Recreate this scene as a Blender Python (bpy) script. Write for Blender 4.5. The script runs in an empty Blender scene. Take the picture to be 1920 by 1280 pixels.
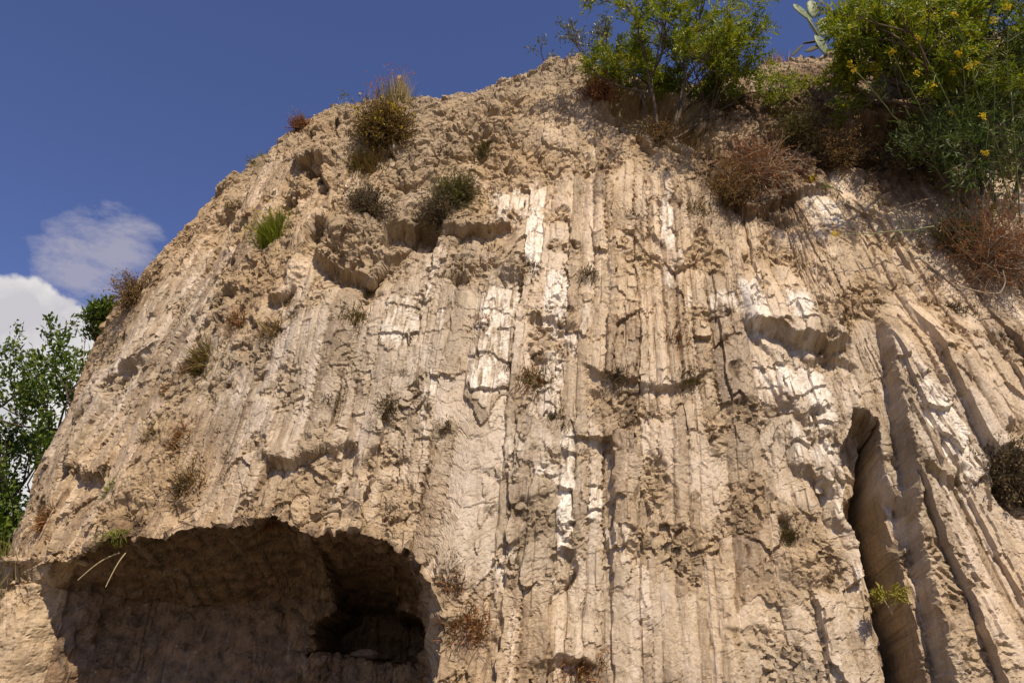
import bpy, math, random, time
import numpy as np
from mathutils import Vector
T_START = time.time()
scene = bpy.context.scene
COL = scene.collection
CAM_Z, PITCH, LENS = 1.6, math.radians(25.0), 28.0
Y0, Z0, XC, RAD = 6.8, 0.8, -2.0, 4.74
LEAN1, LARC = math.radians(80), 4.2
U_N = np.array([-9,-7.5,-6.5,-5.5,-4.5,-3.5,-2.75,-2,-1,0,0.5,1,1.6,2.5,3.5,5,7,9.5])
S1_N = np.array([5.05, 5.06, 5.75, 7.22, 7.66, 7.59, 7.33, 7.23, 7.33, 7.79, 8.15, 8.36, 7.92, 7.61, 7.83, 8.47, 8.92, 9.0])
LN_U = np.array([-8.,-5.,-2.,10.]); LN_D = np.array([5.8, 14., 11., 11.])
def profile(u, s):
    """height and setback of the rock face at plan position u, slope length s"""
    s1 = np.interp(u, U_N, S1_N); l0 = np.radians(np.interp(u, LN_U, LN_D)); k = (LEAN1 - l0) / LARC
    a = np.minimum(s, s1); b = np.clip(s - s1, 0, LARC); c = np.maximum(s - s1 - LARC, 0)
    lam = l0 + k * b
    z = Z0 + a*np.cos(l0) + (np.sin(lam) - np.sin(l0))/k + c*math.cos(LEAN1)
    i = a*np.sin(l0) + (np.cos(l0) - np.cos(lam))/k + c*math.sin(LEAN1)
    return z, i
def face(u, s):
    z, i = profile(u, s)
    phi = np.maximum(XC - u, 0)/RAD
    re = np.maximum(RAD - i, 0.25)
    x = np.where(u >= XC, u, XC - re*np.sin(phi))
    y = np.where(u >= XC, Y0 + i, Y0 + RAD - re*np.cos(phi))
    return np.stack([x, y, z], -1)

D_CUM, D_WISP = (-0.5204,0.7775,0.3531), (-0.4587,0.7623,0.4567)
SKY_STRENGTH, SKY_TINT = 0.064, (1.38, 1.26, 1.68)

# ------------------------------------------------------------------ camera
cam_d = bpy.data.cameras.new('camera'); cam = bpy.data.objects.new('camera', cam_d); COL.objects.link(cam)
cam.location = (0, 0, CAM_Z); cam.rotation_euler = (math.pi/2 + PITCH, 0, 0)
cam_d.sensor_width = 36; cam_d.lens = LENS; cam_d.clip_end = 3000; cam_d.clip_start = 0.05
scene.camera = cam
# ------------------------------------------------------------------ light
SUN_AZ, SUN_EL = math.radians(155), math.radians(52)      # clockwise from +Y, above the horizon
SUN = np.array([math.sin(SUN_AZ)*math.cos(SUN_EL), math.cos(SUN_AZ)*math.cos(SUN_EL), math.sin(SUN_EL)])
sun_d = bpy.data.lights.new('sun', 'SUN'); sun_d.energy = 4.9; sun_d.angle = math.radians(0.5)
sun_d.color = (1.0, 0.85, 0.64)
sun = bpy.data.objects.new('sun', sun_d); COL.objects.link(sun)
sun.rotation_euler = Vector(SUN).to_track_quat('Z', 'Y').to_euler(); sun.location = (20, -30, 40)
scene.view_settings.view_transform = 'Standard'; scene.view_settings.look = 'None'
scene.view_settings.exposure = 0.10; scene.view_settings.gamma = 1.0
scene.view_settings.use_curve_mapping = False

def nn(nt, typ, **kw):
    n = nt.nodes.new(typ)
    for k, v in kw.items():
        if k.startswith('_'):
            setattr(n, k[1:], v)
        else:
            n.inputs[k].default_value = v
    return n
def mathn(nt, op, a, b=None, c=None, clamp=False):
    n = nt.nodes.new('ShaderNodeMath'); n.operation = op; n.use_clamp = clamp
    for i, v in enumerate((a, b, c)):
        if v is None: continue
        if isinstance(v, (int, float)): n.inputs[i].default_value = v
        else: nt.links.new(v, n.inputs[i])
    return n.outputs[0]
def ramp(nt, fac, stops, interp='LINEAR'):
    n = nt.nodes.new('ShaderNodeValToRGB'); nt.links.new(fac, n.inputs[0]); e = n.color_ramp.elements
    n.color_ramp.interpolation = interp
    while len(e) < len(stops): e.new(0.5)
    for q, (p, c) in zip(e, stops):
        q.position = p; q.color = (*c, 1) if len(c) == 3 else c
    return n.outputs[0]
def mixc(nt, fac, a, b, mode='MIX'):
    n = nt.nodes.new('ShaderNodeMix'); n.data_type = 'RGBA'; n.blend_type = mode
    for i, v in ((0, fac), (6, a), (7, b)):
        if isinstance(v, (int, float)): n.inputs[i].default_value = v
        elif isinstance(v, tuple): n.inputs[i].default_value = (*v, 1)
        else: nt.links.new(v, n.inputs[i])
    return n.outputs[2]
def noise(nt, vec, scale, detail=4, rough=0.55, dim='3D', dist=0.0):
    n = nt.nodes.new('ShaderNodeTexNoise'); n.noise_dimensions = dim
    n.inputs['Scale'].default_value = scale; n.inputs['Detail'].default_value = detail
    n.inputs['Roughness'].default_value = rough; n.inputs['Distortion'].default_value = dist
    nt.links.new(vec, n.inputs['Vector']); return n.outputs[0]

# ------------------------------------------------------------------ sky with clouds
world = bpy.data.worlds.new('World'); scene.world = world; world.use_nodes = True
nt = world.node_tree; nt.nodes.clear()
sky = nt.nodes.new('ShaderNodeTexSky'); sky.sky_type = 'NISHITA'; sky.sun_disc = False
sky.sun_elevation = SUN_EL; sky.sun_rotation = SUN_AZ
sky.altitude = 600; sky.air_density = 1.0; sky.dust_density = 0.3; sky.ozone_density = 3.0
tc = nt.nodes.new('ShaderNodeTexCoord'); D = tc.outputs['Generated']
def near(vec, inner, outer):
    d = nt.nodes.new('ShaderNodeVectorMath'); d.operation = 'DOT_PRODUCT'
    nt.links.new(D, d.inputs[0]); d.inputs[1].default_value = vec
    m = nt.nodes.new('ShaderNodeMapRange'); m.interpolation_type = 'SMOOTHSTEP'
    m.inputs[1].default_value = math.cos(math.radians(outer)); m.inputs[2].default_value = math.cos(math.radians(inner))
    nt.links.new(d.outputs['Value'], m.inputs[0]); return m.outputs[0]
sep = nt.nodes.new('ShaderNodeSeparateXYZ'); nt.links.new(D, sep.inputs[0])
elev = mathn(nt, 'ARCSINE', sep.outputs[2])
big = noise(nt, D, 7.0, 9, 0.56, dist=0.3)
low = nt.nodes.new('ShaderNodeMapRange'); low.inputs[1].default_value = math.radians(28); low.inputs[2].default_value = math.radians(14)
low.inputs[3].default_value = -0.30; low.inputs[4].default_value = 0.16; nt.links.new(elev, low.inputs[0])
cum = mathn(nt, 'ADD', big, low.outputs[0])
cum = mathn(nt, 'ADD', cum, mathn(nt, 'MULTIPLY', near(D_CUM, 1.5, 7.0), 0.44))
cum_a = ramp(nt, cum, [(0.56, (0, 0, 0)), (0.63, (1, 1, 1))], 'EASE')
stretch = nt.nodes.new('ShaderNodeMapping'); stretch.inputs['Rotation'].default_value = (0.5, 0.25, 0.3)
stretch.inputs['Scale'].default_value = (1.0, 1.0, 2.2); nt.links.new(D, stretch.inputs[0])
wis = noise(nt, stretch.outputs[0], 12.0, 10, 0.66, dist=0.25)
wis = mathn(nt, 'ADD', wis, mathn(nt, 'MULTIPLY', near(D_WISP, 0.3, 5.2), 0.42))
wis_a = mathn(nt, 'MULTIPLY', ramp(nt, wis, [(0.72, (0, 0, 0)), (0.98, (1, 1, 1))]), 0.70)
shade = noise(nt, D, 14.0, 6, 0.55)
ccol = mixc(nt, ramp(nt, shade, [(0.40, (0, 0, 0)), (0.60, (1, 1, 1))]), (8.6, 8.3, 8.9), (11.8, 11.4, 11.2))
skyc = mixc(nt, 1.0, sky.outputs[0], SKY_TINT, 'MULTIPLY')
c1 = mixc(nt, wis_a, skyc, (6.6, 6.3, 7.4))
c2 = mixc(nt, cum_a, c1, ccol)
bg = nt.nodes.new('ShaderNodeBackground'); bg.inputs['Strength'].default_value = SKY_STRENGTH
out = nt.nodes.new('ShaderNodeOutputWorld'); nt.links.new(c2, bg.inputs[0]); nt.links.new(bg.outputs[0], out.inputs[0])

# ------------------------------------------------------------------ where things are on the face: (u, s) in metres
LIP_PTS = [(-6.248,2.413), (-5.614,2.295), (-5.113,2.247), (-4.576,2.283), (-4.259,2.366), (-3.929,2.389), (-3.453,2.330), (-3.160,2.413), (-2.842,2.425), (-2.598,2.378), (-2.391,2.484), (-2.171,2.484), (-1.939,2.389), (-1.731,2.318), (-1.500,2.354), (-1.255,2.318), (-1.084,2.271), (-0.901,2.165), (-0.779,2.046), (-0.694,1.916), (-0.621,1.763), (-0.572,1.597)]
NICHE = (-2.15, -0.95, 2.12)
ROUGH_BIAS, ROUGH_AMP = -0.18, 1.0
ROUGH_BLOBS = [
 ([(-4.320,6.636), (-3.258,6.399), (-2.720,7.440), (-2.024,6.080), (-1.597,5.737), (-3.074,7.121), (-6.383,10.847), (-3.196,5.678)], 0.50, 0.5, 1.2),
 ([(-0.877,7.298), (-0.413,7.712), (-0.706,6.352), (-0.071,7.298), (-1.353,7.298)], 0.7, 0.6, 1.2),
 ([(-1.609,2.839), (-1.536,3.064), (-1.854,2.839), (-1.976,2.673), (-1.793,3.123)], 0.35, 0.3, 1.1),
 ([(2.505,2.106), (2.602,2.307), (2.334,1.964), (2.724,2.011)], 0.28, 0.25, 1.2),
 ([(-3.660,3.064), (-4.173,3.643), (-4.100,4.176), (-3.282,2.744), (-3.953,2.697)], 0.35, 0.4, 0.9),
 ([(-0.486,5.418), (-0.059,5.418)], 0.3, 0.25, 1.2),
 ([(3.628,4.732), (3.323,4.176), (3.884,5.027)], 0.25, 0.4, 1.1),
 ([(-0.401,1.419), (-0.498,1.727), (-0.352,1.207)], 0.2, 0.3, 1.0),
 ([(3.201,8.458), (3.396,7.701), (3.896,8.387), (4.312,8.363), (4.836,7.914), (2.358,7.701)], 0.9, 0.9, 1.4),
 ([(1.357,2.839), (0.905,3.655), (1.992,3.407)], 0.18, 0.35, 0.9),
 ([(0.417,1.916)], 0.22, 0.25, 0.9),
]
SMOOTH_BLOBS = [
 ([(0.002,4.590), (0.710,5.027), (0.210,3.407), (-1.145,4.590), (-1.231,3.170), (-0.425,3.655), (0.918,4.732), (0.637,6.175), (0.258,6.352)], 0.55, 0.7, 1.0),
 ([(2.883,5.027), (2.944,3.915), (3.457,5.500), (1.858,5.832), (2.004,5.027), (1.382,4.732)], 0.45, 0.6, 1.0),
 ([(-0.291,2.307), (0.185,1.822), (0.771,2.307), (1.369,2.058), (1.870,2.307), (1.736,1.372), (0.844,1.372), (0.088,1.242)], 0.6, 0.6, 1.0),
 ([(4.116,3.170), (4.177,4.045), (3.787,4.045), (3.799,2.307), (4.104,1.822)], 0.5, 0.8, 1.0),
 ([(-3.416,3.217), (-3.062,3.868), (-4.368,3.170), (-5.528,3.194), (-2.806,2.709), (-5.638,4.010)], 0.3, 0.4, 0.7),
]
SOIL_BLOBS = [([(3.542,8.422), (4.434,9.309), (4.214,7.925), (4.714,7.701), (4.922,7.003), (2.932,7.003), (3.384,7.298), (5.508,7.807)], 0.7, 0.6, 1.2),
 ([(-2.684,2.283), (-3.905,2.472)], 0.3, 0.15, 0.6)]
# fresh cleavage faces, sun glints painted on as white: (u, s, strength)
WHITE_PTS = [(0.161,5.997,1.8,0.55), (0.100,6.530,1.0,0.3), (0.258,6.802,0.8,0.2), (1.821,6.340,1.0,0.3), (1.882,5.997,1.0,0.2), (1.931,5.702,0.9,0.2), (0.564,5.027,1.5,0.4), (0.588,5.335,1.0,0.2), (-0.083,4.921,0.9,0.35), (0.026,4.661,0.9,0.35),
 (2.615,5.027,1.9,0.4), (2.749,5.264,1.5,0.2), (3.091,4.885,1.5,0.2), (3.665,6.435,1.0,0.3), (3.542,6.175,1.0,0.2), (2.883,3.915,1.5,0.2), (2.908,3.785,1.5,0.2), (2.554,3.915,0.9,0.2), (3.152,3.915,0.8,0.2), (2.932,3.407,0.8,0.2), (2.786,3.182,0.7,0.2), (2.908,3.064,0.8,0.2),
 (0.564,4.448,1.0,0.2), (0.490,4.105,0.9,0.2), (0.454,3.785,0.8,0.2), (0.576,3.229,1.0,0.2), (0.429,2.650,1.8,0.35), (0.429,2.839,1.1,0.2), (-0.242,3.975,1.0,0.2), (-0.230,4.306,0.9,0.2), (0.820,2.626,1.0,0.2), (-0.071,2.106,0.8,0.2), (-0.889,3.785,0.8,0.2), (-0.926,3.478,0.7,0.2),
 (-0.938,5.027,0.8,0.2), (-0.853,5.654,0.8,0.35), (-1.084,4.590,0.8,0.2), (-1.158,4.803,0.8,0.2), (-0.669,4.803,0.7,0.2), (-0.535,5.335,0.8,0.2), (-0.364,5.500,0.7,0.2), (4.092,3.407,1.0,0.35), (4.214,3.229,1.0,0.35), (4.080,3.064,0.9,0.2), (-1.658,3.229,0.7,0.2), (-1.634,2.673,0.6,0.2),
 (1.943,5.027,0.6,0.2), (2.163,4.956,0.7,0.2), (1.833,5.335,0.7,0.2), (0.808,4.732,0.6,0.2), (3.420,5.335,0.7,0.2), (3.494,5.027,0.7,0.2), (-1.365,4.590,0.6,0.2), (3.042,1.822,0.7,0.2), (2.981,1.916,0.6,0.2), (2.895,2.673,0.7,0.2), (-0.047,3.064,0.5,0.2), (1.101,2.307,0.4,0.2)]
# overhanging ledges: lower edge, how far out, how tall, undercut below
LEDGES = [
 ([(2.468,4.838), (2.517,4.649), (2.737,4.601), (3.054,4.448), (3.310,4.341), (3.616,4.448)], 0.30, 0.75, 0.08),
 ([(0.698,4.176), (0.820,4.045), (1.040,3.963), (1.308,3.939), (1.626,3.892), (2.090,4.045)], 0.08, 0.40, 0.06),
 ([(-1.158,6.388), (-0.816,6.127), (-0.498,6.068), (-0.059,6.175), (0.063,6.258)], 0.12, 0.4, 0.16),
 ([(-2.366,5.702), (-1.939,5.453), (-1.561,5.335), (-1.353,5.737), (-1.133,6.080)], 0.17, 0.6, 0.22),
 ([(-3.392,7.748), (-2.647,7.216), (-2.354,6.861)], 0.16, 0.4, 0.20),
 ([(0.149,4.743), (0.466,4.708), (0.747,4.684)], 0.07, 0.3, 0.05),
 ([(0.136,4.341), (0.283,4.306), (0.417,4.377)], 0.06, 0.3, 0.05),
 ([(1.772,5.595), (1.919,5.548), (2.029,5.607)], 0.08, 0.6, 0.04),
 ([(2.590,3.005), (2.786,2.945), (2.993,2.756), (3.103,2.803)], 0.12, 0.5, 0.08),
 ([(2.859,2.484), (2.969,2.460), (3.091,2.508)], 0.12, 0.45, 0.08),
 ([(2.712,3.596), (2.859,3.537), (3.188,3.596)], 0.08, 0.3, 0.05),
 ([(3.726,2.886), (4.006,2.803), (4.287,2.922)], 0.14, 0.8, 0.06),
 ([(2.541,4.105), (2.676,3.655), (2.871,3.596)], 0.06, 0.3, 0.05),
 ([(-2.562,3.146), (-2.293,3.076), (-1.951,3.123), (-1.646,3.146)], 0.10, 0.3, 0.10),
 ([(-6.126,3.525), (-5.528,3.324), (-4.845,3.182)], 0.12, 0.4, 0.12),
 ([(-3.306,4.980), (-3.087,4.862), (-2.928,4.909)], 0.08, 0.2, 0.05),
 ([(0.173,1.207), (0.393,1.266), (0.612,1.230), (0.735,1.159)], 0.10, 0.4, 0.10),
 ([(0.283,1.869), (0.466,1.893), (0.661,2.058)], 0.08, 0.3, 0.10),
 ([(-0.828,3.288), (-0.682,3.407), (-0.572,3.348)], 0.07, 0.2, 0.06),
 ([(-3.050,5.276), (-2.745,5.146), (-2.513,5.240)], 0.12, 0.3, 0.12),
 ([(-5.846,4.708), (-5.443,4.803), (-5.260,5.027)], 0.12, 0.3, 0.12),
 ([(4.434,7.973), (4.824,7.866), (5.496,7.973)], 0.40, 0.5, 0.35),
 ([(2.517,6.908), (2.822,6.388), (3.103,6.482), (3.530,6.707), (3.958,6.849)], 0.16, 0.6, 0.05),
 ([(1.394,8.659), (1.662,7.701), (1.894,7.298)], 0.10, 0.5, 0.10),
 ([(2.493,4.448), (2.688,4.341), (2.810,4.377)], 0.05, 0.2, 0.05),
 ([(2.163,4.519), (2.273,4.507), (2.395,4.554)], 0.06, 0.25, 0.05),
 ([(-0.291,2.614), (-0.193,2.579), (-0.096,2.614)], 0.05, 0.2, 0.05),
 ([(1.565,5.997), (1.675,5.891), (1.797,5.867)], 0.07, 0.2, 0.06),
 ([(-1.561,2.508), (-1.646,2.389), (-1.731,2.330)], 0.10, 0.5, 0.08),
]
# hollows and knobs: centre, radii, amount, edge hardness
HOLLOWS = [
 ((-2.867,7.369), 0.26, 0.22, -0.32, 0.8), ((-2.452,6.056), 0.22, 0.36, -0.48, 0.6), ((-0.999,5.997), 0.18, 0.30, -0.34, 0.6), ((-1.341,5.997), 0.22, 0.26, -0.36, 0.6),
 ((-1.890,6.080), 0.42, 0.42, 0.22, 0.95), ((0.002,5.418), 0.24, 0.20, 0.16, 0.9), ((-3.428,6.258), 0.30, 0.40, -0.12, 0.8), ((-2.598,5.571), 0.3, 0.3, 0.12, 0.8),
 ((1.870,8.292), 0.75, 0.75, -0.45, 0.9), ((2.297,7.807), 0.45, 0.5, -0.20, 0.9), ((4.788,7.452), 0.75, 0.30, -0.55, 0.6), ((4.653,2.732), 0.28, 0.36, -0.35, 0.8),
 ((6.765,8.363), 1.0, 1.0, -0.5, 0.9), ((-5.064,2.200), 0.35, 0.16, -0.3, 0.6), ((-1.622,3.005), 0.16, 0.30, -0.12, 0.7), ((3.323,3.064), 0.20, 0.55, -0.06, 0.6),
 ((2.529,2.011), 0.30, 0.22, 0.10, 0.8), ((2.468,2.366), 0.10, 0.20, -0.14, 0.7), ((0.466,2.011), 0.12, 0.20, -0.12, 0.7), ((3.323,2.508), 0.25, 0.4, -0.25, 0.7),
 ((-5.186,6.896), 0.3, 0.35, -0.18, 0.8), ((-0.730,7.003), 0.35, 0.3, 0.14, 0.8), ((-5.675,7.878), 0.4, 0.25, 0.12, 0.8), ((-5.797,3.478), 0.15, 0.25, -0.15, 0.6), ((3.310,4.105), 0.25, 0.15, -0.12, 0.7)]
# deep cracks: (u, s, half width factor) up the crack
SLOTS = [([(*(3.579,3.466), 0.25), (*(3.457,2.839), 0.9), (*(3.396,2.307), 0.9), (*(3.372,1.822), 0.9), (*(3.274,1.041), 1.0)], 0.075, 0.80),
 ([((3.457,3.561)[0], (3.457,3.561)[1], 0.45), (*(3.372,3.064), 1.0), (*(3.323,2.508), 0.9), (*(3.249,1.822), 0.8), (*(3.152,1.041), 0.8)], 0.21, 0.42)]
FIN_EDGE = [(3.909,5.027), (3.872,4.448), (3.811,3.915), (3.713,3.288), (3.665,2.839), (3.555,2.307), (3.506,1.822), (3.445,1.041)]
FIN_TOP = (3.994,5.027)[1]
# small tufts: where, how many blades, size, mix, label
TUFTS = [((0.454,3.501), 240, 0.20, 'MO', 'round dark green tuft below the narrow white slab'), ((-1.243,3.584), 200, 0.15, 'M', 'dark tuft left of centre on smooth rock'),
 ((0.222,3.939), 260, 0.24, 'OR', 'brown and green tuft left of the central crack'), ((-0.022,4.128), 160, 0.15, 'RO', 'small reddish tuft up left of the brown and green one'),
 ((1.748,4.448), 220, 0.20, 'RM', 'reddish-black tuft right of centre'), ((1.089,3.975), 200, 0.16, 'M', 'dark mat in the middle of the long horizontal crack'),
 ((1.797,3.963), 240, 0.18, 'OM', 'olive mat at the right end of the long horizontal crack'), ((0.185,5.500), 200, 0.17, 'M', 'dark tuft on the right side of the grey boulder'),
 ((0.869,5.335), 160, 0.15, 'MO', 'dark tuft above the chevron slabs'), ((0.661,5.477), 70, 0.09, 'M', 'tiny dark tuft on top of the white blade'),
 ((1.736,5.808), 110, 0.12, 'MO', 'dark green tuft beside the upper white blade'), ((1.406,6.258), 110, 0.12, 'M', 'dark speckled tuft high on the ribs'),
 ((2.554,2.307), 240, 0.20, 'OM', 'olive tuft above the crumbly patch at lower right'), ((2.236,2.058), 60, 0.09, 'R', 'tiny rusty tuft left of the crumbly patch'),
 ((-0.523,2.046), 150, 0.14, 'MO', 'dark green tuft at the corner of the hollow'), ((-0.376,1.467), 380, 0.26, 'RD', 'pink-red dry tuft right of the hollow'),
 ((-0.511,1.869), 160, 0.16, 'RM', 'rusty growth just below the corner tuft'), ((0.637,1.159), 420, 0.34, 'RD', 'tall rusty strip of growth at the bottom edge'), ((0.637,1.680), 90, 0.10, 'RM', 'small rusty tuft above the rusty strip'),
 ((-3.978,4.507), 420, 0.30, 'OD', 'golden-green tuft highest on the left face'), ((-4.198,4.412), 220, 0.20, 'RD', 'rusty tuft leaning against the golden-green one'),
 ((-4.417,4.140), 240, 0.22, 'RO', 'rusty-green tuft below the golden one on the left face'), ((-4.295,3.596), 260, 0.22, 'OD', 'yellow-brown tuft on the left ribs'), ((-3.758,3.419), 320, 0.24, 'RD', 'broad rust-brown tuft right of the yellow-brown one'),
 ((-3.367,2.863), 300, 0.22, 'MD', 'grey-brown tuft above the lip of the hollow'), ((-4.552,2.981), 180, 0.18, 'OL', 'thin green tuft above the left end of the lip'), ((-5.956,2.768), 220, 0.20, 'RD', 'dull red tuft near the left edge of the cliff'),
 ((-3.538,4.956), 260, 0.20, 'DR', 'dry brown tuft on the middle of the left shoulder'), ((-1.719,4.696), 300, 0.24, 'OD', 'olive tuft left of the white slabs'), ((-1.609,5.181), 260, 0.22, 'OD', 'olive-brown tuft under the dark knob'),
 ((-2.769,4.661), 160, 0.18, 'DS', 'straw tuft between the left shoulder and the slabs'), ((-2.745,4.306), 120, 0.14, 'MD', 'faint grey tuft below the straw one'), ((-1.841,3.691), 140, 0.13, 'M', 'small dark tuft on the left central ribs'),
 ((-3.221,3.478), 100, 0.10, 'M', 'tiny dark tuft on a smooth rib at left'), ((-2.891,3.170), 90, 0.10, 'M', 'tiny dark tuft above the lip ledge'), ((-2.903,2.910), 80, 0.09, 'RM', 'tiny rust tuft just over the lip ledge'), ((-3.245,4.057), 160, 0.14, 'M', 'grey tuft high on the smooth left rib'),
 ((-4.954,3.229), 110, 0.11, 'M', 'dark spot of growth on the far left ribs'), ((-0.804,2.945), 150, 0.14, 'OM', 'olive wisp in the groove left of centre'), ((-0.657,3.407), 140, 0.12, 'M', 'dark mossy patch on the small bulge left of centre'),
 ((-1.829,6.672), 260, 0.22, 'OD', 'olive-brown tuft between the cushion and the knob'), ((-2.696,7.180), 200, 0.18, 'RD', 'reddish stalks in the upper dark hollow'), ((-5.101,7.346), 140, 0.16, 'OD', 'thin dry wisp left of the green clump'),
 ((2.212,6.352), 180, 0.16, 'OD', 'olive tuft right of the upper white blade'), ((3.994,5.027), 110, 0.11, 'M', 'dark clot of moss beside the leaning fin top'), ((3.665,4.874), 200, 0.16, 'M', 'dark moss patch right of the overhanging block'),
 ((4.812,4.803), 180, 0.17, 'M', 'dark moss blotch below the rust-red bush'), ((3.726,6.849), 110, 0.14, 'DS', 'dry wisp under the right bank'), ((-0.315,4.672), 90, 0.10, 'R', 'small red tuft left of the white slab'),
 ((-2.379,2.295), 200, 0.16, 'RD', 'rusty tuft hanging in the middle of the lip'), ((-2.195,2.389), 160, 0.14, 'RM', 'dark rusty tuft on the lip right of the middle'), ((-4.014,2.330), 260, 0.22, 'LO', 'green tuft hanging at the left end of the lip above two pale stalks'),
 ((-0.328,8.268), 90, 0.10, 'OD', 'thin fringe on the crest slope'), ((-1.048,9.238), 140, 0.14, 'RS', 'red and straw fringe on the skyline right of the tall stalks'), ((-3.502,9.203), 140, 0.10, 'R', 'low red fringe on the left skyline'), ((-5.431,8.505), 60, 0.26, 'LO', 'single flowering seedling on the left skyline'),
 ((-1.097,4.045), 100, 0.10, 'M', 'tiny dark tuft among the left white slabs'), ((-0.315,7.653), 240, 0.20, 'MO', 'dark scrub patch in the hollow below the summit'), ((-2.647,5.098), 180, 0.16, 'DM', 'dark dry tuft on the rough left face'), ((3.225,1.869), 30, 0.12, 'M', 'dark rootlets in the deep crack')]

# ------------------------------------------------------------------ numpy noise
RNG = np.random.default_rng(7)
PERM = RNG.permutation(512).astype(np.int32); PERM = np.concatenate([PERM, PERM, PERM])
G3 = RNG.normal(size=(512, 3)).astype(np.float32); G3 /= np.linalg.norm(G3, axis=1, keepdims=True)
RND = RNG.random((4096, 8)).astype(np.float32); RNN = RNG.normal(size=(4096, 8)).astype(np.float32)
def hsh(a, b=0, seed=0):
    return ((a.astype(np.int64)*73856093) ^ (np.asarray(b).astype(np.int64)*19349663) ^ (seed*83492791)) % 4093
def perlin(x, y, z=None, seed=0):
    x = np.asarray(x, np.float32) + seed*17.31; y = np.asarray(y, np.float32) + seed*5.77
    xi = np.floor(x).astype(np.int32); yi = np.floor(y).astype(np.int32); xf = x-xi; yf = y-yi
    fx = xf*xf*xf*(xf*(xf*6-15)+10); fy = yf*yf*yf*(yf*(yf*6-15)+10)
    if z is None:
        def g(i, j):
            q = G3[PERM[PERM[(xi+i) & 511] + ((yi+j) & 511)]]
            return q[..., 0]*(xf-i) + q[..., 1]*(yf-j)
        a = g(0, 0); a += fx*(g(1, 0)-a); b = g(0, 1); b += fx*(g(1, 1)-b)
        return (a + fy*(b-a))*1.5
    z = np.asarray(z, np.float32); zi = np.floor(z).astype(np.int32); zf = z-zi; fz = zf*zf*zf*(zf*(zf*6-15)+10)
    r = 0
    for k in (0, 1):
        def g(i, j):
            q = G3[PERM[PERM[PERM[(xi+i) & 511] + ((yi+j) & 511)] + ((zi+k) & 511)]]
            return q[..., 0]*(xf-i) + q[..., 1]*(yf-j) + q[..., 2]*(zf-k)
        a = g(0, 0); a += fx*(g(1, 0)-a); b = g(0, 1); b += fx*(g(1, 1)-b)
        r = r + (a + fy*(b-a))*(fz if k else 1-fz)
    return r*1.6
def fbm(x, y, z, f, octs, seed=0, gain=0.5):
    r = 0; a = 1
    for o in range(octs):
        r = r + a*perlin(x*f, y*f, z*f, seed+o); f *= 2.03; a *= gain
    return r
def fbm2(x, y, f, octs, seed=0, gain=0.5):
    r = 0; a = 1
    for o in range(octs):
        r = r + a*perlin(x*f, y*f, seed=seed+o); f *= 2.03; a *= gain
    return r
def facets(x, y, size, seed=0):
    """broken rock: Voronoi blocks, each a tilted plane; returns offset, crack distance, block id"""
    X = x/size; Y = y/size; xi = np.floor(X).astype(np.int32); yi = np.floor(Y).astype(np.int32)
    d1 = np.full(X.shape, 9., np.float32); d2 = d1.copy(); hb = np.zeros(X.shape, np.int64)
    ox = np.zeros(X.shape, np.float32); oy = ox.copy()
    for i in (-1, 0, 1):
        for j in (-1, 0, 1):
            h = hsh(xi+i, yi+j, seed); px = xi+i+RND[h, 0]-X; py = yi+j+RND[h, 1]-Y
            d = px*px+py*py; n = d < d1
            d2 = np.where(n, d1, np.minimum(d2, d)); d1 = np.where(n, d, d1)
            hb = np.where(n, h, hb); ox = np.where(n, -px, ox); oy = np.where(n, -py, oy)
    return (RNN[hb, 2]*0.45 + RNN[hb, 3]*ox*0.8 + RNN[hb, 4]*oy*0.7 - RND[hb, 5]*oy*0.5), np.sqrt(d2)-np.sqrt(d1), hb
def sstep(a, b, x):
    t = np.clip((x-a)/(b-a), 0, 1); return t*t*(3-2*t)

# ------------------------------------------------------------------ cliff: base sheet (u along the face, s up the slope)
KB, K0, KT = 96, 165, 640
c1 = np.concatenate([np.linspace(-9.2, -7.0, 60, endpoint=False), np.linspace(-7.0, 5.6, 985, endpoint=False), np.linspace(5.6, 11.0, 170)])   # sheet columns run along the crystals
NU = len(c1)
sh = np.interp(c1, [-9, -2, 2.3, 3.2, 3.9, 9], [0.06, 0.095, 0.07, 0.02, -0.13, -0.18])
lean_u = lambda s: c1 + sh*(s-3.2)
LIP = np.array(LIP_PTS); LIP = LIP[np.argsort(LIP[:, 0])]
UE, SE = LIP[-1]                                    # right end of the cave mouth
lip_u = np.concatenate([[-9.0, LIP[0, 0]-0.5], LIP[:, 0], [UE+0.8, UE+2.0, 10]])
lip_s = np.concatenate([[LIP[0, 1]-1.3, LIP[0, 1]-0.9], LIP[:, 1], [SE+0.1, SE+0.4, SE+0.4]])
s_lip = np.full(NU, 2.0)
for _ in range(25): s_lip = 0.6*s_lip + 0.4*np.interp(lean_u(s_lip), lip_u, lip_s)
s_lip = s_lip + 0.04*perlin(c1*3, c1*0+3.3) + 0.03*perlin(c1*11, c1*0+1.3)
u1 = lean_u(s_lip)
s_max = np.interp(c1, U_N, S1_N) + LARC + 1.2
NR = K0 + KT + 12
S = np.zeros((NR, NU)); 
S[:K0] = (np.arange(K0)/K0)[:, None]*s_lip[None]
w = np.linspace(0, 1, KT)**1.3
S[K0:K0+KT] = s_lip + (s_max - s_lip)*w[:, None]
S[K0+KT:] = s_max + (np.arange(1, 13)*0.55)[:, None]
U = c1[None] + sh[None]*(S-3.2)
P = face(U, S)
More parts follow.
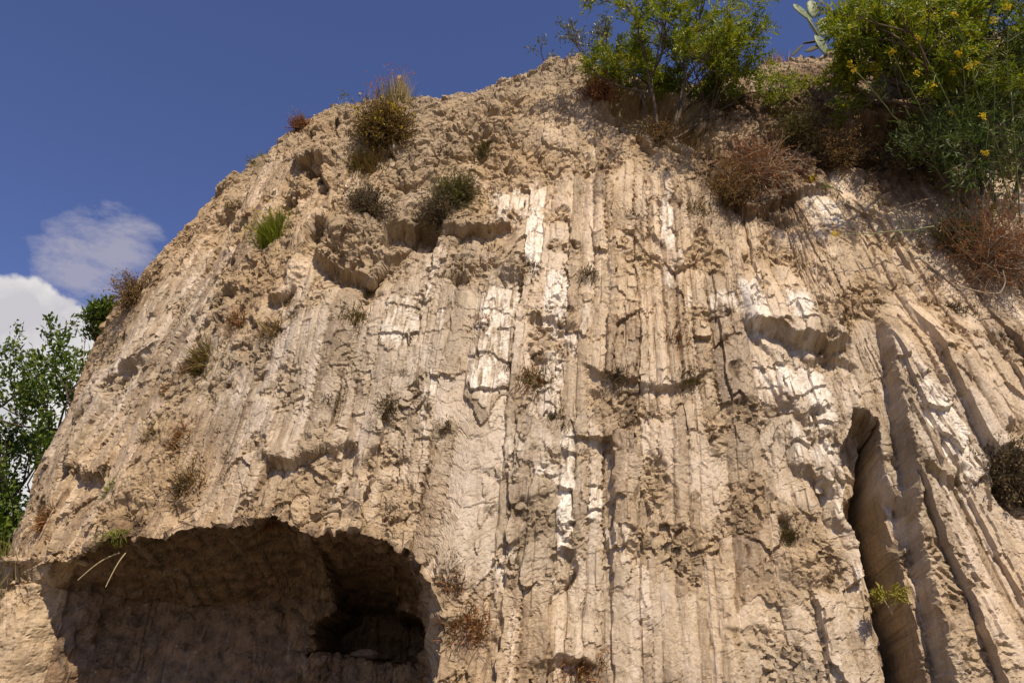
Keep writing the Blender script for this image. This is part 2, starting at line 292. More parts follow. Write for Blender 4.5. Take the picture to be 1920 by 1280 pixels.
# the hollow under the overhang: back wall, then the roof out to the lip
lipP = face(u1, s_lip)
xb = np.interp(u1, [-9, -5.5, -0.3, 10], [-9.6, -5.75, -0.3, 10]); yb = np.interp(u1, [-9, -5.6, -5.05, -4.85, -4.6, -4.4, -4.2, -3.85, -2, 0], [9.1, 8.95, 8.72, 8.2, 8.2, 8.5, 8.5, 9.0, 9.1, 9.0])
zr = np.interp(u1, [-9, -6.2, -5.4, -3, 0], [2.86, 2.84, 2.80, 2.70, 2.6])
zr = np.minimum(zr, lipP[:, 2] + 0.02)
Q = P.copy()
kz = (np.arange(KB)/(KB-1))[:, None]
Zb = Z0 + (zr[None]-Z0)*kz
Q[:KB, :, 0] = xb; Q[:KB, :, 1] = yb + 0.10*(Zb-1.8); Q[:KB, :, 2] = Zb
nzx = np.broadcast_to(xb, Zb.shape); nq = ((nzx-(NICHE[0]+NICHE[1])/2)/((NICHE[1]-NICHE[0])/2))**2 + (np.maximum(Zb-NICHE[2]-0.25, 0)/0.42)**2 + 0.5*perlin(nzx*3, Zb*3, seed=7) + 0.25*perlin(nzx*9, Zb*9, seed=8)
nz = sstep(1.0, 0.75, nq)*sstep(0, 0.05, Zb-NICHE[2]-0.06*perlin(nzx*4, Zb*2))*1.3
Q[:KB, :, 1] += nz
kr = ((np.arange(KB, K0)-KB+1)/(K0-KB))[:, None, None]
Q[KB:K0] = Q[KB-1][None]*(1-kr) + lipP[None]*kr
Q[KB:K0, :, 2] += 0.10*np.sin(kr[..., 0]*math.pi)
ue = UE - 0.10*np.clip(SE - S, 0, 2) + 0.05*perlin(S*3.0, S*0+9) + 0.02*perlin(S*12, S*0+2)
M = np.clip((ue - U)/0.42, 0, 1)**0.8
M[K0:] = 0
P = (P*(1-M[..., None]) + Q*M[..., None]).astype(np.float32)
U = U.astype(np.float32); S = S.astype(np.float32)
cave = M > 0.02
# frame of the sheet
dU = np.gradient(P, axis=1); dS = np.gradient(P, axis=0)
N = np.cross(dU, dS); N /= np.maximum(np.linalg.norm(N, axis=-1, keepdims=True), 1e-9)
Xw, Yw, Zw = (P[..., i].astype(np.float32) for i in range(3))
# column coordinate: the crystals fan out over the face
C = np.broadcast_to(c1, U.shape)
Tt = S.copy()
C = np.where(cave, Xw*1.0 + 40, C); Tt = np.where(cave, Zw + np.where(np.arange(NR)[:, None] >= KB, 1.0, 0.1)*Yw, Tt)
C = C.astype(np.float32); Tt = Tt.astype(np.float32)

# ------------------------------------------------------------------ weathering map
def blob(pts, ru, rs, val=1.0):
    r = np.zeros(U.shape, np.float32)
    for (a, b) in pts:
        r = np.maximum(r, np.exp(-(((U-a)/ru)**2 + ((S-b)/rs)**2)))
    return r*val
n_lo = fbm(Xw, Yw, Zw, 0.8, 4, 3)
E = sstep(0.12, 0.50, n_lo + ROUGH_BIAS)
s1 = np.interp(U, U_N, S1_N).astype(np.float32)
E = np.maximum(E, sstep(-1.1, 0.9, S - s1 + 0.7*n_lo))                       # weathered crown of the cliff
for pts, ru, rs, v in ROUGH_BLOBS: E = np.maximum(E, sstep(0.2, 0.75, blob(pts, ru, rs)*v + 0.30*n_lo))
for pts, ru, rs, v in SMOOTH_BLOBS: E = E*(1 - sstep(0.2, 0.7, blob(pts, ru, rs)*v + 0.2*n_lo))
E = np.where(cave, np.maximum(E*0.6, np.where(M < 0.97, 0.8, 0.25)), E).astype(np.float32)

# ------------------------------------------------------------------ crystals: irregular columns broken into slabs
def columns(c, t, wmean, wsig, L0, L1, seed):
    rg = np.random.default_rng(seed)
    wd = wmean*np.exp(rg.normal(0, wsig, int(90/wmean))); br = np.cumsum(wd) - 20.0
    i = np.clip(np.searchsorted(br, c) - 1, 0, len(wd)-2); mid = (br[i]+br[i+1])/2; wid = br[i+1]-br[i]
    L = L0 + (L1-L0)*rg.random(len(wd))**1.5; sl = rg.normal(0, 0.35, len(wd)); vv = rg.normal(0, 0.9, len(wd))
    dc = c-mid
    tt = (t - sl[i]*dc - vv[i]*np.abs(dc))/L[i] + 31.7*rg.random(len(wd))[i]
    j = np.floor(tt).astype(np.int64); h = RND[hsh(i, j, seed), 0]*0.75
    j = np.where(tt >= j+h, j, j-1)
    h0 = j + RND[hsh(i, j, seed), 0]*0.75; h1 = j+1 + RND[hsh(i, j+1, seed), 0]*0.75
    f = (tt-h0)/(h1-h0)
    return i, j, dc, wid, f, (h1-h0)*L[i], np.minimum(c-br[i], br[i+1]-c)
pw = perlin(C*1.6, Tt*0.6, seed=11)
saw = ((Tt*11 + 0.6*perlin(C*2, Tt*2, seed=12)) % 1.0)
ser = sstep(-0.1, 0.35, perlin(C*1.3, Tt*0.9, seed=14))
cw = C + 0.05*pw + 0.012*perlin(C*9, Tt*7, seed=13) + (saw-0.5)*0.022*ser
tw = Tt + 0.06*perlin(C*7, Tt*4, seed=15) + 0.03*perlin(C*22, Tt*16, seed=16)
ci, cj, dc, wid, fr, slen, edg = columns(cw, tw, 0.15, 0.65, 0.7, 3.4, 21)
hid = hsh(ci, cj, 5)
Bi, Bj, bdc, bw, bf, bl, be = columns(C + 0.06*pw + 0.02*perlin(C*6, Tt*5, seed=17), tw, 0.55, 0.40, 1.4, 4.5, 22)
bh = hsh(Bi, Bj, 6)
Fi, Fj, fdc, fw, ff, fl, fe = columns(C + 0.012*perlin(C*12, Tt*6, seed=18), tw, 0.10, 0.5, 0.12, 0.8, 23)
fh = hsh(Fi, Fj, 8)
slope_c = RNN[hid, 1]*0.10; slope_t = RNN[hid, 2]*0.03
white = np.zeros(U.shape, np.float32)
def node(us):
    i = int(np.argmin((U-np.float32(us[0]))**2 + (S-np.float32(us[1]))**2)); return i//NU, i % NU
# fresh cleavage faces: slabs turned so that they mirror the sun at the camera; glint also painted white
key = ci.astype(np.int64)*1000 + cj
glint_pts = WHITE_PTS
for (a, b, amt, hh) in glint_pts:
    k, q = node((a, b)); kk = slice(max(k-int(hh*130)-30, 0), k+int(hh*130)+30); qq = slice(max(q-55, 0), q+55); W_ = (kk, qq)
    m = (key[W_] == key[k, q])
    p = P[k, q]; v = np.array([0, 0, CAM_Z]) - p; v /= np.linalg.norm(v); h = v + SUN; h /= np.linalg.norm(h)
    eu = dU[k, q]/np.linalg.norm(dU[k, q]); es = dS[k, q]/np.linalg.norm(dS[k, q]); n = N[k, q]
    edge_n = perlin(C[W_]*10, Tt[W_]*7, seed=31)
    part = sstep(-0.30, 0.20, perlin(C[W_]*26, Tt[W_]*3.2, seed=34) + 0.5*perlin(C[W_]*9, Tt[W_]*5, seed=35) + 0.36*(amt-0.6))*sstep(1.35, 0.45, np.abs(S[W_]-b)/hh + 0.45*edge_n + 1.2*np.abs(dc[W_])/wid[W_]*(0.6+saw[W_]) - 0.35)*m
    mm = m & (part > 0.03)
    slope_c[W_] = np.where(mm, -(h@eu)/(h@n)*0.9, slope_c[W_]); slope_t[W_] = np.where(mm, -(h@es)/(h@n), slope_t[W_])
    white[W_] = np.maximum(white[W_], part*amt)
per = 0.22 + 0.25*RND[hid, 6]
tz = (Tt + RNN[hid, 7]*0.5*np.abs(dc) + 0.09*perlin(C*6, Tt*5, seed=33))/per
stepz = (tz % 1.0 - 0.5)*per
d_sl = RNN[hid, 0]*0.013 + slope_c*np.clip(dc, -.15, .15) + np.where(white > 0.05, slope_t, slope_t*0.7)*stepz
d_sl += 0.040*RND[hid, 3]**4*(1-np.clip(fr*slen/0.6, 0, 1))                     # lower ends stand proud
d_sl -= 0.013*np.exp(-(edg/0.011)**2)*RND[hid, 4]
d_sl += RNN[bh, 0]*0.020 + RNN[bh, 1]*0.06*bdc + 0.06*RND[bh, 3]**5*(1-np.clip(bf*bl/0.8, 0, 1))
d_sl += RNN[fh, 0]*0.004 + RNN[fh, 1]*0.05*fdc + 0.022*RND[fh, 4]**3*(1-np.clip(ff*fl/0.22, 0, 1))
d_sl += 0.030*np.minimum(wid/0.2, 1.2)*(0.33-(2*dc/wid)**2)*(0.3+RND[hid, 6])
d_sl += 0.006*(np.abs(((Tt*16 + 1.1*np.abs(dc)*16) % 1)-0.5)-0.25)*sstep(0, 0.3, ser)   # feathered growth lines
# broken weathered rock
wx = C + 0.10*fbm2(C, Tt, 2.2, 2, 41); wy = Tt*0.8 + 0.10*fbm2(C, Tt, 2.2, 2, 45)
f1, k1, h1_ = facets(wx, wy, 0.42, 3); f2, k2, h2_ = facets(wx, wy, 0.15, 4); f3, k3, _ = facets(wx, wy, 0.055, 5)
fine = fbm2(C, Tt, 9.0, 3, 51)
cr = fbm2(C, Tt, 2.0, 4, 55)
d_ro = 0.35*d_sl + f1*0.036 + f2*0.024 + f3*0.011 + cr*0.060 + fine*0.014 - 0.05*np.exp(-(k1/0.10)**2)*RND[h1_, 6] - 0.03*np.exp(-(k2/0.12)**2)*RND[h2_, 6]
d_ro -= 0.10*sstep(0.25, 0.6, fbm2(C, Tt, 1.7, 3, 61))
crumb = sstep(0.22, 0.45, fbm2(C, Tt, 1.5, 3, 65))*(1-0.5*E)
roughA0 = np.clip(np.maximum(E, crumb), 0, 1)
d_ro = np.clip(d_ro, -0.22, 0.16); d_sl = np.clip(d_sl, -0.12, 0.14)
d_ro *= sstep(3.2, 1.6, S-s1-LARC+1.2)
amp_r = 0.45 + 0.75*sstep(-0.25, 0.35, perlin(C*0.9, Tt*0.9, seed=101))
flush = 0.55 + 0.60*sstep(-0.3, 0.3, perlin(C*0.7, Tt*0.45, seed=102))
d_ro = d_ro*amp_r; d_sl = np.where(white > 0.05, d_sl, d_sl*flush)
d = d_sl*(1-E)*(1-0.55*crumb) + d_ro*E*ROUGH_AMP + crumb*(f3*0.022 + fine*0.012 - 0.02)
d += 0.10*perlin(C*0.55, Tt*0.4, seed=71) + 0.05*perlin(C*1.3, Tt*0.7, seed=72)
pit = perlin(C*13, Tt*9, seed=91) + 0.6*perlin(C*30, Tt*22, seed=92)
pm = 0.42 + 0.58*roughA0
gouge = sstep(0.42, 0.68, perlin(C*15, Tt*4.5, seed=103) + 0.25*perlin(C*40, Tt*14, seed=104))*sstep(-0.1, 0.3, perlin(C*1.1, Tt*0.8, seed=105))
d -= 0.026*gouge
d -= 0.024*sstep(0.5, 0.8, pit)*pm + 0.012*np.exp(-(k2/0.05)**2)*(RND[h2_, 7] > 0.55)*pm
d += (f3*0.006 + fine*0.006 + 0.004*perlin(C*45, Tt*30, seed=93))*pm

# ------------------------------------------------------------------ named ledges, hollows, cracks (surface coordinates)
jit = 0.09*perlin(C*3, Tt*0.5, seed=80) + 0.06*perlin(C*7, Tt*1.5, seed=81) + 0.035*perlin(C*17, Tt*6, seed=82)
for line, amp, up, und in LEDGES:
    amp *= 0.62; und *= 0.6
    l = np.array(line); l = l[np.argsort(l[:, 0])]; a0, a1 = l[0, 0], l[-1, 0]
    h = S - np.interp(U, l[:, 0], l[:, 1]) + jit
    end = sstep(a0-0.02, a0+0.16, U)*sstep(a1+0.02, a1-0.16, U)
    wd_ = 0.06 + 0.22*amp + 0.05*fine
    rise = np.clip(1 + h/np.maximum(wd_, 0.03), 0, 1)
    g = np.where(h >= 0, amp*np.exp(-(np.maximum(h, 0)/up)**2), (amp+und)*rise**1.4 - und*np.exp(np.minimum(h+0.1, 0)/0.22))
    d += g*end*(~cave)
for (a, b), ru, rs, amp, hard in HOLLOWS:
    q = ((U-a)/ru)**2 + ((S-b)/rs)**2 + 0.5*n_lo + 0.45*cr + 0.2*fine
    d += 0.75*amp*(sstep(1.0, 1.0-hard, q))*(~cave)
for line, wdt, depth in SLOTS:
    l = np.array(line); l = l[np.argsort(l[:, 1])]
    cu = np.interp(S, l[:, 1], l[:, 0]) + 0.04*perlin(S*2.5, S*0, seed=85) + 0.015*perlin(S*11, S*0, seed=86)
    wv = np.interp(S, l[:, 1], l[:, 2])*wdt
    inside = sstep(l[0, 1]-0.1, l[0, 1]+0.1, S)*sstep(l[-1, 1]+0.05, l[-1, 1]-0.05, S)
    d -= depth*inside*sstep(1.0, 0.72, np.abs(U-cu)/np.maximum(wv, .02))
# leaning fins on the right-hand block: left edge proud, falling back to the right
fl_ = np.array(FIN_EDGE); fl_ = fl_[np.argsort(fl_[:, 1])]
fin0 = np.interp(S, fl_[:, 1], fl_[:, 0])
on = sstep(0, 0.05, U-fin0 + 0.015*fine)*sstep(FIN_TOP, FIN_TOP-0.9, S)*(~cave)
gi, gj, gdc, gw, gf, gl, ge = columns(C + 0.04*pw, tw, 0.30, 0.35, 1.6, 4.5, 24)
gh = hsh(gi, gj, 9)
d += on*(0.16 - 0.20*gdc*(0.5+RND[gh, 2]) + RNN[gh, 0]*0.032 + 0.06*RND[gh, 3]**2*(1-np.clip(gf*gl/0.7, 0, 1)))
d += on*0.14*np.exp(-np.maximum(U-fin0, 0)/0.5)
d = np.where(cave & (M > 0.5), np.clip(d, -0.25, 0.25)*0.9, d)
Pd = (P + N*d[..., None]).astype(np.float32)
def frame_normals(Q):
    n = np.cross(np.gradient(Q, axis=1), np.gradient(Q, axis=0)); return n/np.maximum(np.linalg.norm(n, axis=-1, keepdims=True), 1e-9)
ND = frame_normals(Pd)
steep = 1 - np.clip(np.abs((ND*N).sum(-1)), 0, 1)
steep = np.where(cave, np.maximum(steep, 0.55), steep*np.where(U > 2.9, 0.4, 1.0))[..., None]
q3 = [Pd[..., i] for i in range(3)]
Pd = Pd + ND*steep*(0.075*perlin(q3[0]*3.5, q3[1]*3.5, q3[2]*3.5, 95) + 0.028*perlin(q3[0]*8, q3[1]*8, q3[2]*8, 96) + 0.008*perlin(q3[0]*24, q3[1]*24, q3[2]*24, 97))[..., None]
Pd = Pd.astype(np.float32)
dUd = np.gradient(Pd, axis=1); dSd = np.gradient(Pd, axis=0); ND = np.cross(dUd, dSd); ND /= np.maximum(np.linalg.norm(ND, axis=-1, keepdims=True), 1e-9)
tone = (0.5 + 0.19*RNN[hid, 5]*(1-E) + 0.10*RNN[fh, 5]*(1-E) + 0.10*RNN[h2_, 5]*E).astype(np.float32)
soil_shade = np.where(cave & (U > -4.5), sstep(0.25, 0.7, M*1.05 + 0.15*n_lo), 0).astype(np.float32)  # cave roof and back wall: shade painted into the colour as dark brown
for pts, ru, rs, v in SOIL_BLOBS: soil_shade = np.maximum(soil_shade, sstep(0.15, 0.6, blob(pts, ru, rs)*v + 0.25*n_lo))
feather = np.exp(-edg/0.022)*sstep(0.0, 0.35, perlin(C*2.5, Tt*1.1, seed=98))*(0.4+0.6*saw)*(RND[hid, 7] > 0.45)
white = np.maximum(white, 0.5*feather)
for (us_, nn_, ll_, kk_, lab_) in TUFTS:                              # earth caught round the roots
    k, q = node(us_); W_ = (slice(max(k-45, 0), k+45), slice(max(q-40, 0), q+40)); dd_ = Pd[W_] - Pd[k, q]
    rr_ = np.sqrt((dd_**2).sum(-1)); drop = np.where(dd_[..., 2] < 0, 0.6, 1.3)
    soil_shade[W_] = np.maximum(soil_shade[W_], 0.6*sstep(1.0, 0.2, rr_*drop/(ll_*0.75) + 0.5*fine[W_]))
white *= (1-np.clip(E*1.2-0.2, 0, 1))
roughA = np.clip(np.maximum(E, crumb*0.8), 0, 1).astype(np.float32)
print('cliff relief', round(time.time()-T_START, 1))

# ------------------------------------------------------------------ materials
def new_mat(name):
    m = bpy.data.materials.new(name); m.use_nodes = True; t = m.node_tree; t.nodes.clear()
    o = t.nodes.new('ShaderNodeOutputMaterial'); b = t.nodes.new('ShaderNodeBsdfPrincipled')
    t.links.new(b.outputs[0], o.inputs[0]); return m, t, b, o
def rock_material():
    m, t, b, o = new_mat('gypsum_rock')
    at = lambda n: (lambda q: (setattr(q, 'attribute_name', n), q.outputs['Fac'])[1])(t.nodes.new('ShaderNodeAttribute'))
    tn, ro, wh, so = at('tone'), at('rough'), at('white'), at('soil_shade')
    g = t.nodes.new('ShaderNodeNewGeometry'); pos = g.outputs['Position']
    mp = t.nodes.new('ShaderNodeMapping'); mp.inputs['Scale'].default_value = (1, 1, 0.12); t.links.new(pos, mp.inputs[0])
    streak = noise(t, mp.outputs[0], 5.0, 6, 0.62)
    streak2 = noise(t, mp.outputs[0], 26.0, 4, 0.6)
    blot = noise(t, pos, 1.3, 6, 0.6); grain = noise(t, pos, 38.0, 5, 0.65); mid = noise(t, pos, 7.0, 6, 0.62)
    f = mathn(t, 'ADD', mathn(t, 'MULTIPLY', tn, 0.62), mathn(t, 'MULTIPLY', streak, 0.55))
    f = mathn(t, 'ADD', f, mathn(t, 'MULTIPLY', mathn(t, 'SUBTRACT', streak2, 0.5), 0.5))
    f = mathn(t, 'ADD', f, mathn(t, 'MULTIPLY', mathn(t, 'SUBTRACT', mid, 0.5), 0.42))
    f = mathn(t, 'ADD', f, mathn(t, 'MULTIPLY', mathn(t, 'SUBTRACT', grain, 0.5), 0.60))
    slab = ramp(t, f, [(0.24, (0.18, 0.122, 0.072)), (0.44, (0.325, 0.236, 0.145)), (0.60, (0.42, 0.322, 0.212)), (0.84, (0.57, 0.46, 0.345))])
    fr = mathn(t, 'ADD', mathn(t, 'MULTIPLY', tn, 0.5), mathn(t, 'MULTIPLY', mid, 0.5))
    fr = mathn(t, 'ADD', fr, mathn(t, 'MULTIPLY', mathn(t, 'SUBTRACT', grain, 0.5), 0.55))
    weath = ramp(t, fr, [(0.24, (0.19, 0.13, 0.075)), (0.45, (0.36, 0.268, 0.165)), (0.68, (0.50, 0.385, 0.255))])
    col = mixc(t, ro, slab, weath)
    zone = ramp(t, noise(t, pos, 0.45, 3, 0.5), [(0.38, (0, 0, 0)), (0.62, (1, 1, 1))])
    grey = mixc(t, 1.0, col, (0.92, 0.96, 1.03), 'MULTIPLY')
    col = mixc(t, zone, mixc(t, 1.0, col, (1.04, 1.0, 0.93), 'MULTIPLY'), grey)
    lich = ramp(t, mathn(t, 'ADD', mathn(t, 'MULTIPLY', blot, 0.6), mathn(t, 'MULTIPLY', mid, 0.5)), [(0.58, (0, 0, 0)), (0.70, (1, 1, 1))])
    col = mixc(t, mathn(t, 'MULTIPLY', lich, 0.32), col, (0.175, 0.145, 0.108))
    soil_shade_col = ramp(t, mid, [(0.35, (0.09, 0.056, 0.03)), (0.65, (0.27, 0.175, 0.10))])  # earth brown; inside the cave it is painted shade
    col = mixc(t, so, col, soil_shade_col)
    fleck = ramp(t, noise(t, pos, 24.0, 3, 0.5), [(0.68, (0, 0, 0)), (0.74, (1, 1, 1))])
    col = mixc(t, mathn(t, 'MULTIPLY', fleck, 0.6), col, (0.62, 0.55, 0.47))
    mp2 = t.nodes.new('ShaderNodeMapping'); mp2.inputs['Scale'].default_value = (1, 1, 0.3); t.links.new(pos, mp2.inputs[0])
    wn = noise(t, mp2.outputs[0], 22.0, 5, 0.7)
    wf = mathn(t, 'MULTIPLY', wh, ramp(t, wn, [(0.36, (0.05, 0.05, 0.05)), (0.58, (1, 1, 1))]), clamp=True)
    col = mixc(t, wf, col, (0.72, 0.66, 0.58))
    t.links.new(col, b.inputs['Base Color'])
    rg = mathn(t, 'ADD', mathn(t, 'MULTIPLY', ro, 0.40), 0.50)
    rg = mathn(t, 'ADD', rg, mathn(t, 'MULTIPLY', mathn(t, 'SUBTRACT', mid, 0.5), 0.35))
    rg = mathn(t, 'MULTIPLY_ADD', wf, -0.20, rg, clamp=True)
    t.links.new(rg, b.inputs['Roughness']); b.inputs['IOR'].default_value = 1.52
    bp = nn(t, 'ShaderNodeBump', Strength=0.8, Distance=0.018)
    hh = mathn(t, 'ADD', mathn(t, 'MULTIPLY', grain, 0.8), mathn(t, 'MULTIPLY', noise(t, pos, 110.0, 3, 0.6), 0.35))
    hh = mathn(t, 'ADD', hh, mathn(t, 'MULTIPLY', streak2, 0.5))
    t.links.new(mathn(t, 'MULTIPLY_ADD', ro, 0.5, 0.5), bp.inputs['Strength']); t.links.new(hh, bp.inputs['Height']); t.links.new(bp.outputs[0], b.inputs['Normal'])
    return m
ROCK = rock_material()
def leaf_material(name, stops, rough=0.55, transl=0.35, scale=9.0):
    m, t, b, o = new_mat(name)
    r = t.nodes.new('ShaderNodeAttribute'); r.attribute_name = 'tone'
    g = t.nodes.new('ShaderNodeNewGeometry')
    f = mathn(t, 'ADD', mathn(t, 'MULTIPLY', r.outputs['Fac'], 0.75), mathn(t, 'MULTIPLY', noise(t, g.outputs['Position'], scale, 2), 0.25))
    col = ramp(t, f, stops); t.links.new(col, b.inputs['Base Color']); b.inputs['Roughness'].default_value = rough
    if transl > 0:
        tr = t.nodes.new('ShaderNodeBsdfTranslucent'); t.links.new(mixc(t, 1.0, col, (1.0, 1.0, 0.55), 'MULTIPLY'), tr.inputs[0])
        mx = t.nodes.new('ShaderNodeMixShader'); mx.inputs[0].default_value = transl
        t.links.new(b.outputs[0], mx.inputs[1]); t.links.new(tr.outputs[0], mx.inputs[2]); t.links.new(mx.outputs[0], o.inputs[0])
    return m
def plain_material(name, c0, c1, scale=12.0, rough=0.8, bump=0.3, dist=0.01):
    m, t, b, o = new_mat(name)
    g = t.nodes.new('ShaderNodeNewGeometry'); n = noise(t, g.outputs['Position'], scale, 5, 0.6)
    t.links.new(ramp(t, n, [(0.3, c0), (0.7, c1)]), b.inputs['Base Color']); b.inputs['Roughness'].default_value = rough
    bp = nn(t, 'ShaderNodeBump', Strength=bump, Distance=dist); t.links.new(n, bp.inputs['Height']); t.links.new(bp.outputs[0], b.inputs['Normal'])
    return m

# ------------------------------------------------------------------ mesh helpers
def raw_mesh(name, V, F, attrs=None, mat=None, smooth=False):
    """V (n,3); F (m,3|4) index array"""
    me = bpy.data.meshes.new(name); V = np.ascontiguousarray(V, np.float32); F = np.ascontiguousarray(F, np.int32)
    k = F.shape[1]; me.vertices.add(len(V)); me.vertices.foreach_set('co', V.ravel())
    me.loops.add(F.size); me.loops.foreach_set('vertex_index', F.ravel())
    me.polygons.add(len(F)); me.polygons.foreach_set('loop_start', np.arange(0, F.size, k, dtype=np.int32))
    if attrs:
        for an, av in attrs.items():
            a = me.attributes.new(an, 'FLOAT', 'POINT'); a.data.foreach_set('value', np.ascontiguousarray(av, np.float32))
    me.update(calc_edges=True)
    me.polygons.foreach_set('use_smooth', np.full(len(F), smooth))
    if mat: me.materials.append(mat)
    return me
def link(name, me, parent=None):
    o = bpy.data.objects.new(name, me); COL.objects.link(o)
    if parent is not None: o.parent = parent
    return o
def tag(o, label=None, cat=None, group=None, kind=None):
    if label: o['label'] = label
    if cat: o['category'] = cat
    if group: o['group'] = group
    if kind: o['kind'] = kind
    return o
def thing(name, loc, label, cat, group=None):
    o = bpy.data.objects.new(name, None); COL.objects.link(o); o.location = tuple(float(x) for x in loc); o.empty_display_size = 0.1
    return tag(o, label, cat, group)

# ------------------------------------------------------------------ ground and cliff
GV = np.array([[-600, -600, 0], [600, -600, 0], [600, 600, 0], [-600, 600, 0]], float)
gm = plain_material('dry_ground', (0.07, 0.06, 0.035), (0.16, 0.125, 0.08), 3.0, 0.95, 0.4, 0.02)
tag(link('ground', raw_mesh('ground', GV, np.array([[0, 1, 2, 3]]), mat=gm)), 'dry pale earth at the foot of the cliff', kind='structure')

idx = np.arange(NR*NU, dtype=np.int64).reshape(NR, NU)
quads = np.stack([idx[:-1, :-1], idx[:-1, 1:], idx[1:, 1:], idx[1:, :-1]], -1).reshape(-1, 4)
fkey = key[:-1, :-1].ravel().copy()
toC = np.array([0, 0, CAM_Z]) - Pd; facing = (ND*toC).sum(-1) > 0
dx, dy, dz = -toC[..., 0], -toC[..., 1], -toC[..., 2]
fw_ = dy*math.cos(PITCH) + dz*math.sin(PITCH); upv = -dy*math.sin(PITCH) + dz*math.cos(PITCH)
half = 18.0/LENS
inview = facing & (np.abs(dx/fw_) < half) & (np.abs(upv/fw_) < half*0.667)
okv = ((roughA < 0.55) & ~cave & (np.arange(NR)[:, None] > 2))[:-1, :-1].ravel()
wgt = inview[:-1, :-1].ravel() & okv
uk, inv = np.unique(fkey, return_inverse=True)
cnt = np.bincount(inv, weights=wgt.astype(float))
top = np.argsort(-cnt)[:300]; top = top[cnt[top] > 40]
rank = np.full(len(uk), -1); rank[top] = np.arange(len(top))
owner = np.where(okv, rank[inv], -1)
Vall = Pd.reshape(-1, 3); A = dict(tone=tone.ravel(), rough=roughA.ravel(), white=white.ravel(), soil_shade=soil_shade.ravel())
def sub(fsel):
    f = quads[fsel]; vs, iv = np.unique(f, return_inverse=True)
    return Vall[vs], iv.reshape(-1, 4), {k: v[vs] for k, v in A.items()}
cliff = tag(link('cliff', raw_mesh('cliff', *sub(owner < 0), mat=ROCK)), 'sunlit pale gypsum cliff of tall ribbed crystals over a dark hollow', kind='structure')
order = np.argsort(owner, kind='stable'); so_ = owner[order]
for q in range(len(top)):
    a, b = np.searchsorted(so_, [q, q+1])
    if b-a > 8: link('crystal_slab', raw_mesh('crystal_slab', *sub(order[a:b]), mat=ROCK), cliff)
def at(us):
    """point, normal on the finished cliff"""
    k, a = node(us); return Pd[k, a].astype(float), N[k, a].astype(float)
print('cliff meshes', len(top), round(time.time()-T_START, 1))

# ------------------------------------------------------------------ plants
LEAF = leaf_material('leaf_bright', [(0.1, (0.08, 0.14, 0.008)), (0.45, (0.21, 0.27, 0.012)), (0.75, (0.36, 0.36, 0.02)), (0.95, (0.44, 0.33, 0.03))], 0.5, 0.42)
LEAF_TREE = leaf_material('leaf_tree', [(0.1, (0.035, 0.075, 0.008)), (0.5, (0.095, 0.155, 0.014)), (0.9, (0.23, 0.27, 0.03))], 0.5, 0.35)
LEAF_DARK = leaf_material('leaf_dark', [(0.1, (0.045, 0.08, 0.014)), (0.5, (0.09, 0.145, 0.028)), (0.9, (0.18, 0.22, 0.06))])
LEAF_GREY = leaf_material('leaf_grey', [(0.1, (0.06, 0.075, 0.03)), (0.5, (0.13, 0.15, 0.08)), (0.9, (0.30, 0.31, 0.22))], 0.4, 0.2)
DRY = leaf_material('dry_leaf', [(0.1, (0.11, 0.06, 0.02)), (0.5, (0.26, 0.155, 0.052)), (0.9, (0.44, 0.30, 0.12))], 0.8, 0.2)
RED = leaf_material('red_leaf', [(0.1, (0.13, 0.045, 0.018)), (0.5, (0.30, 0.115, 0.04)), (0.9, (0.46, 0.24, 0.09))], 0.8, 0.2)
STRAW = leaf_material('straw', [(0.1, (0.22, 0.14, 0.055)), (0.5, (0.36, 0.26, 0.12)), (0.9, (0.52, 0.42, 0.24))], 0.8, 0.15)
OLIVE = leaf_material('olive_blade', [(0.1, (0.06, 0.055, 0.012)), (0.5, (0.13, 0.12, 0.022)), (0.9, (0.26, 0.22, 0.06))], 0.7, 0.25)
OLIVE_Y = leaf_material('yellow_green', [(0.1, (0.14, 0.14, 0.01)), (0.5, (0.30, 0.27, 0.03)), (0.9, (0.45, 0.36, 0.08))], 0.6, 0.3)
MURK = leaf_material('murky_tuft', [(0.1, (0.05, 0.036, 0.016)), (0.5, (0.12, 0.085, 0.036)), (0.9, (0.25, 0.18, 0.085))], 0.8, 0.1)
YELLOW = leaf_material('yellow_petal', [(0.1, (0.62, 0.42, 0.005)), (0.9, (0.82, 0.66, 0.02))], 0.6, 0.3)
PINK = leaf_material('pink_petal', [(0.1, (0.35, 0.10, 0.10)), (0.9, (0.55, 0.22, 0.20))], 0.6, 0.3)
STEMG = leaf_material('green_stem', [(0.1, (0.10, 0.13, 0.035)), (0.9, (0.24, 0.27, 0.10))], 0.6, 0.0)
BARK = plain_material('bark', (0.045, 0.03, 0.02), (0.16, 0.12, 0.085), 25, 0.9, 0.6)
TWIG = plain_material('pale_twig', (0.28, 0.22, 0.15), (0.45, 0.37, 0.27), 25, 0.85, 0.3)
def unit(v):
    v = np.asarray(v, float); return v/max(np.linalg.norm(v), 1e-9)
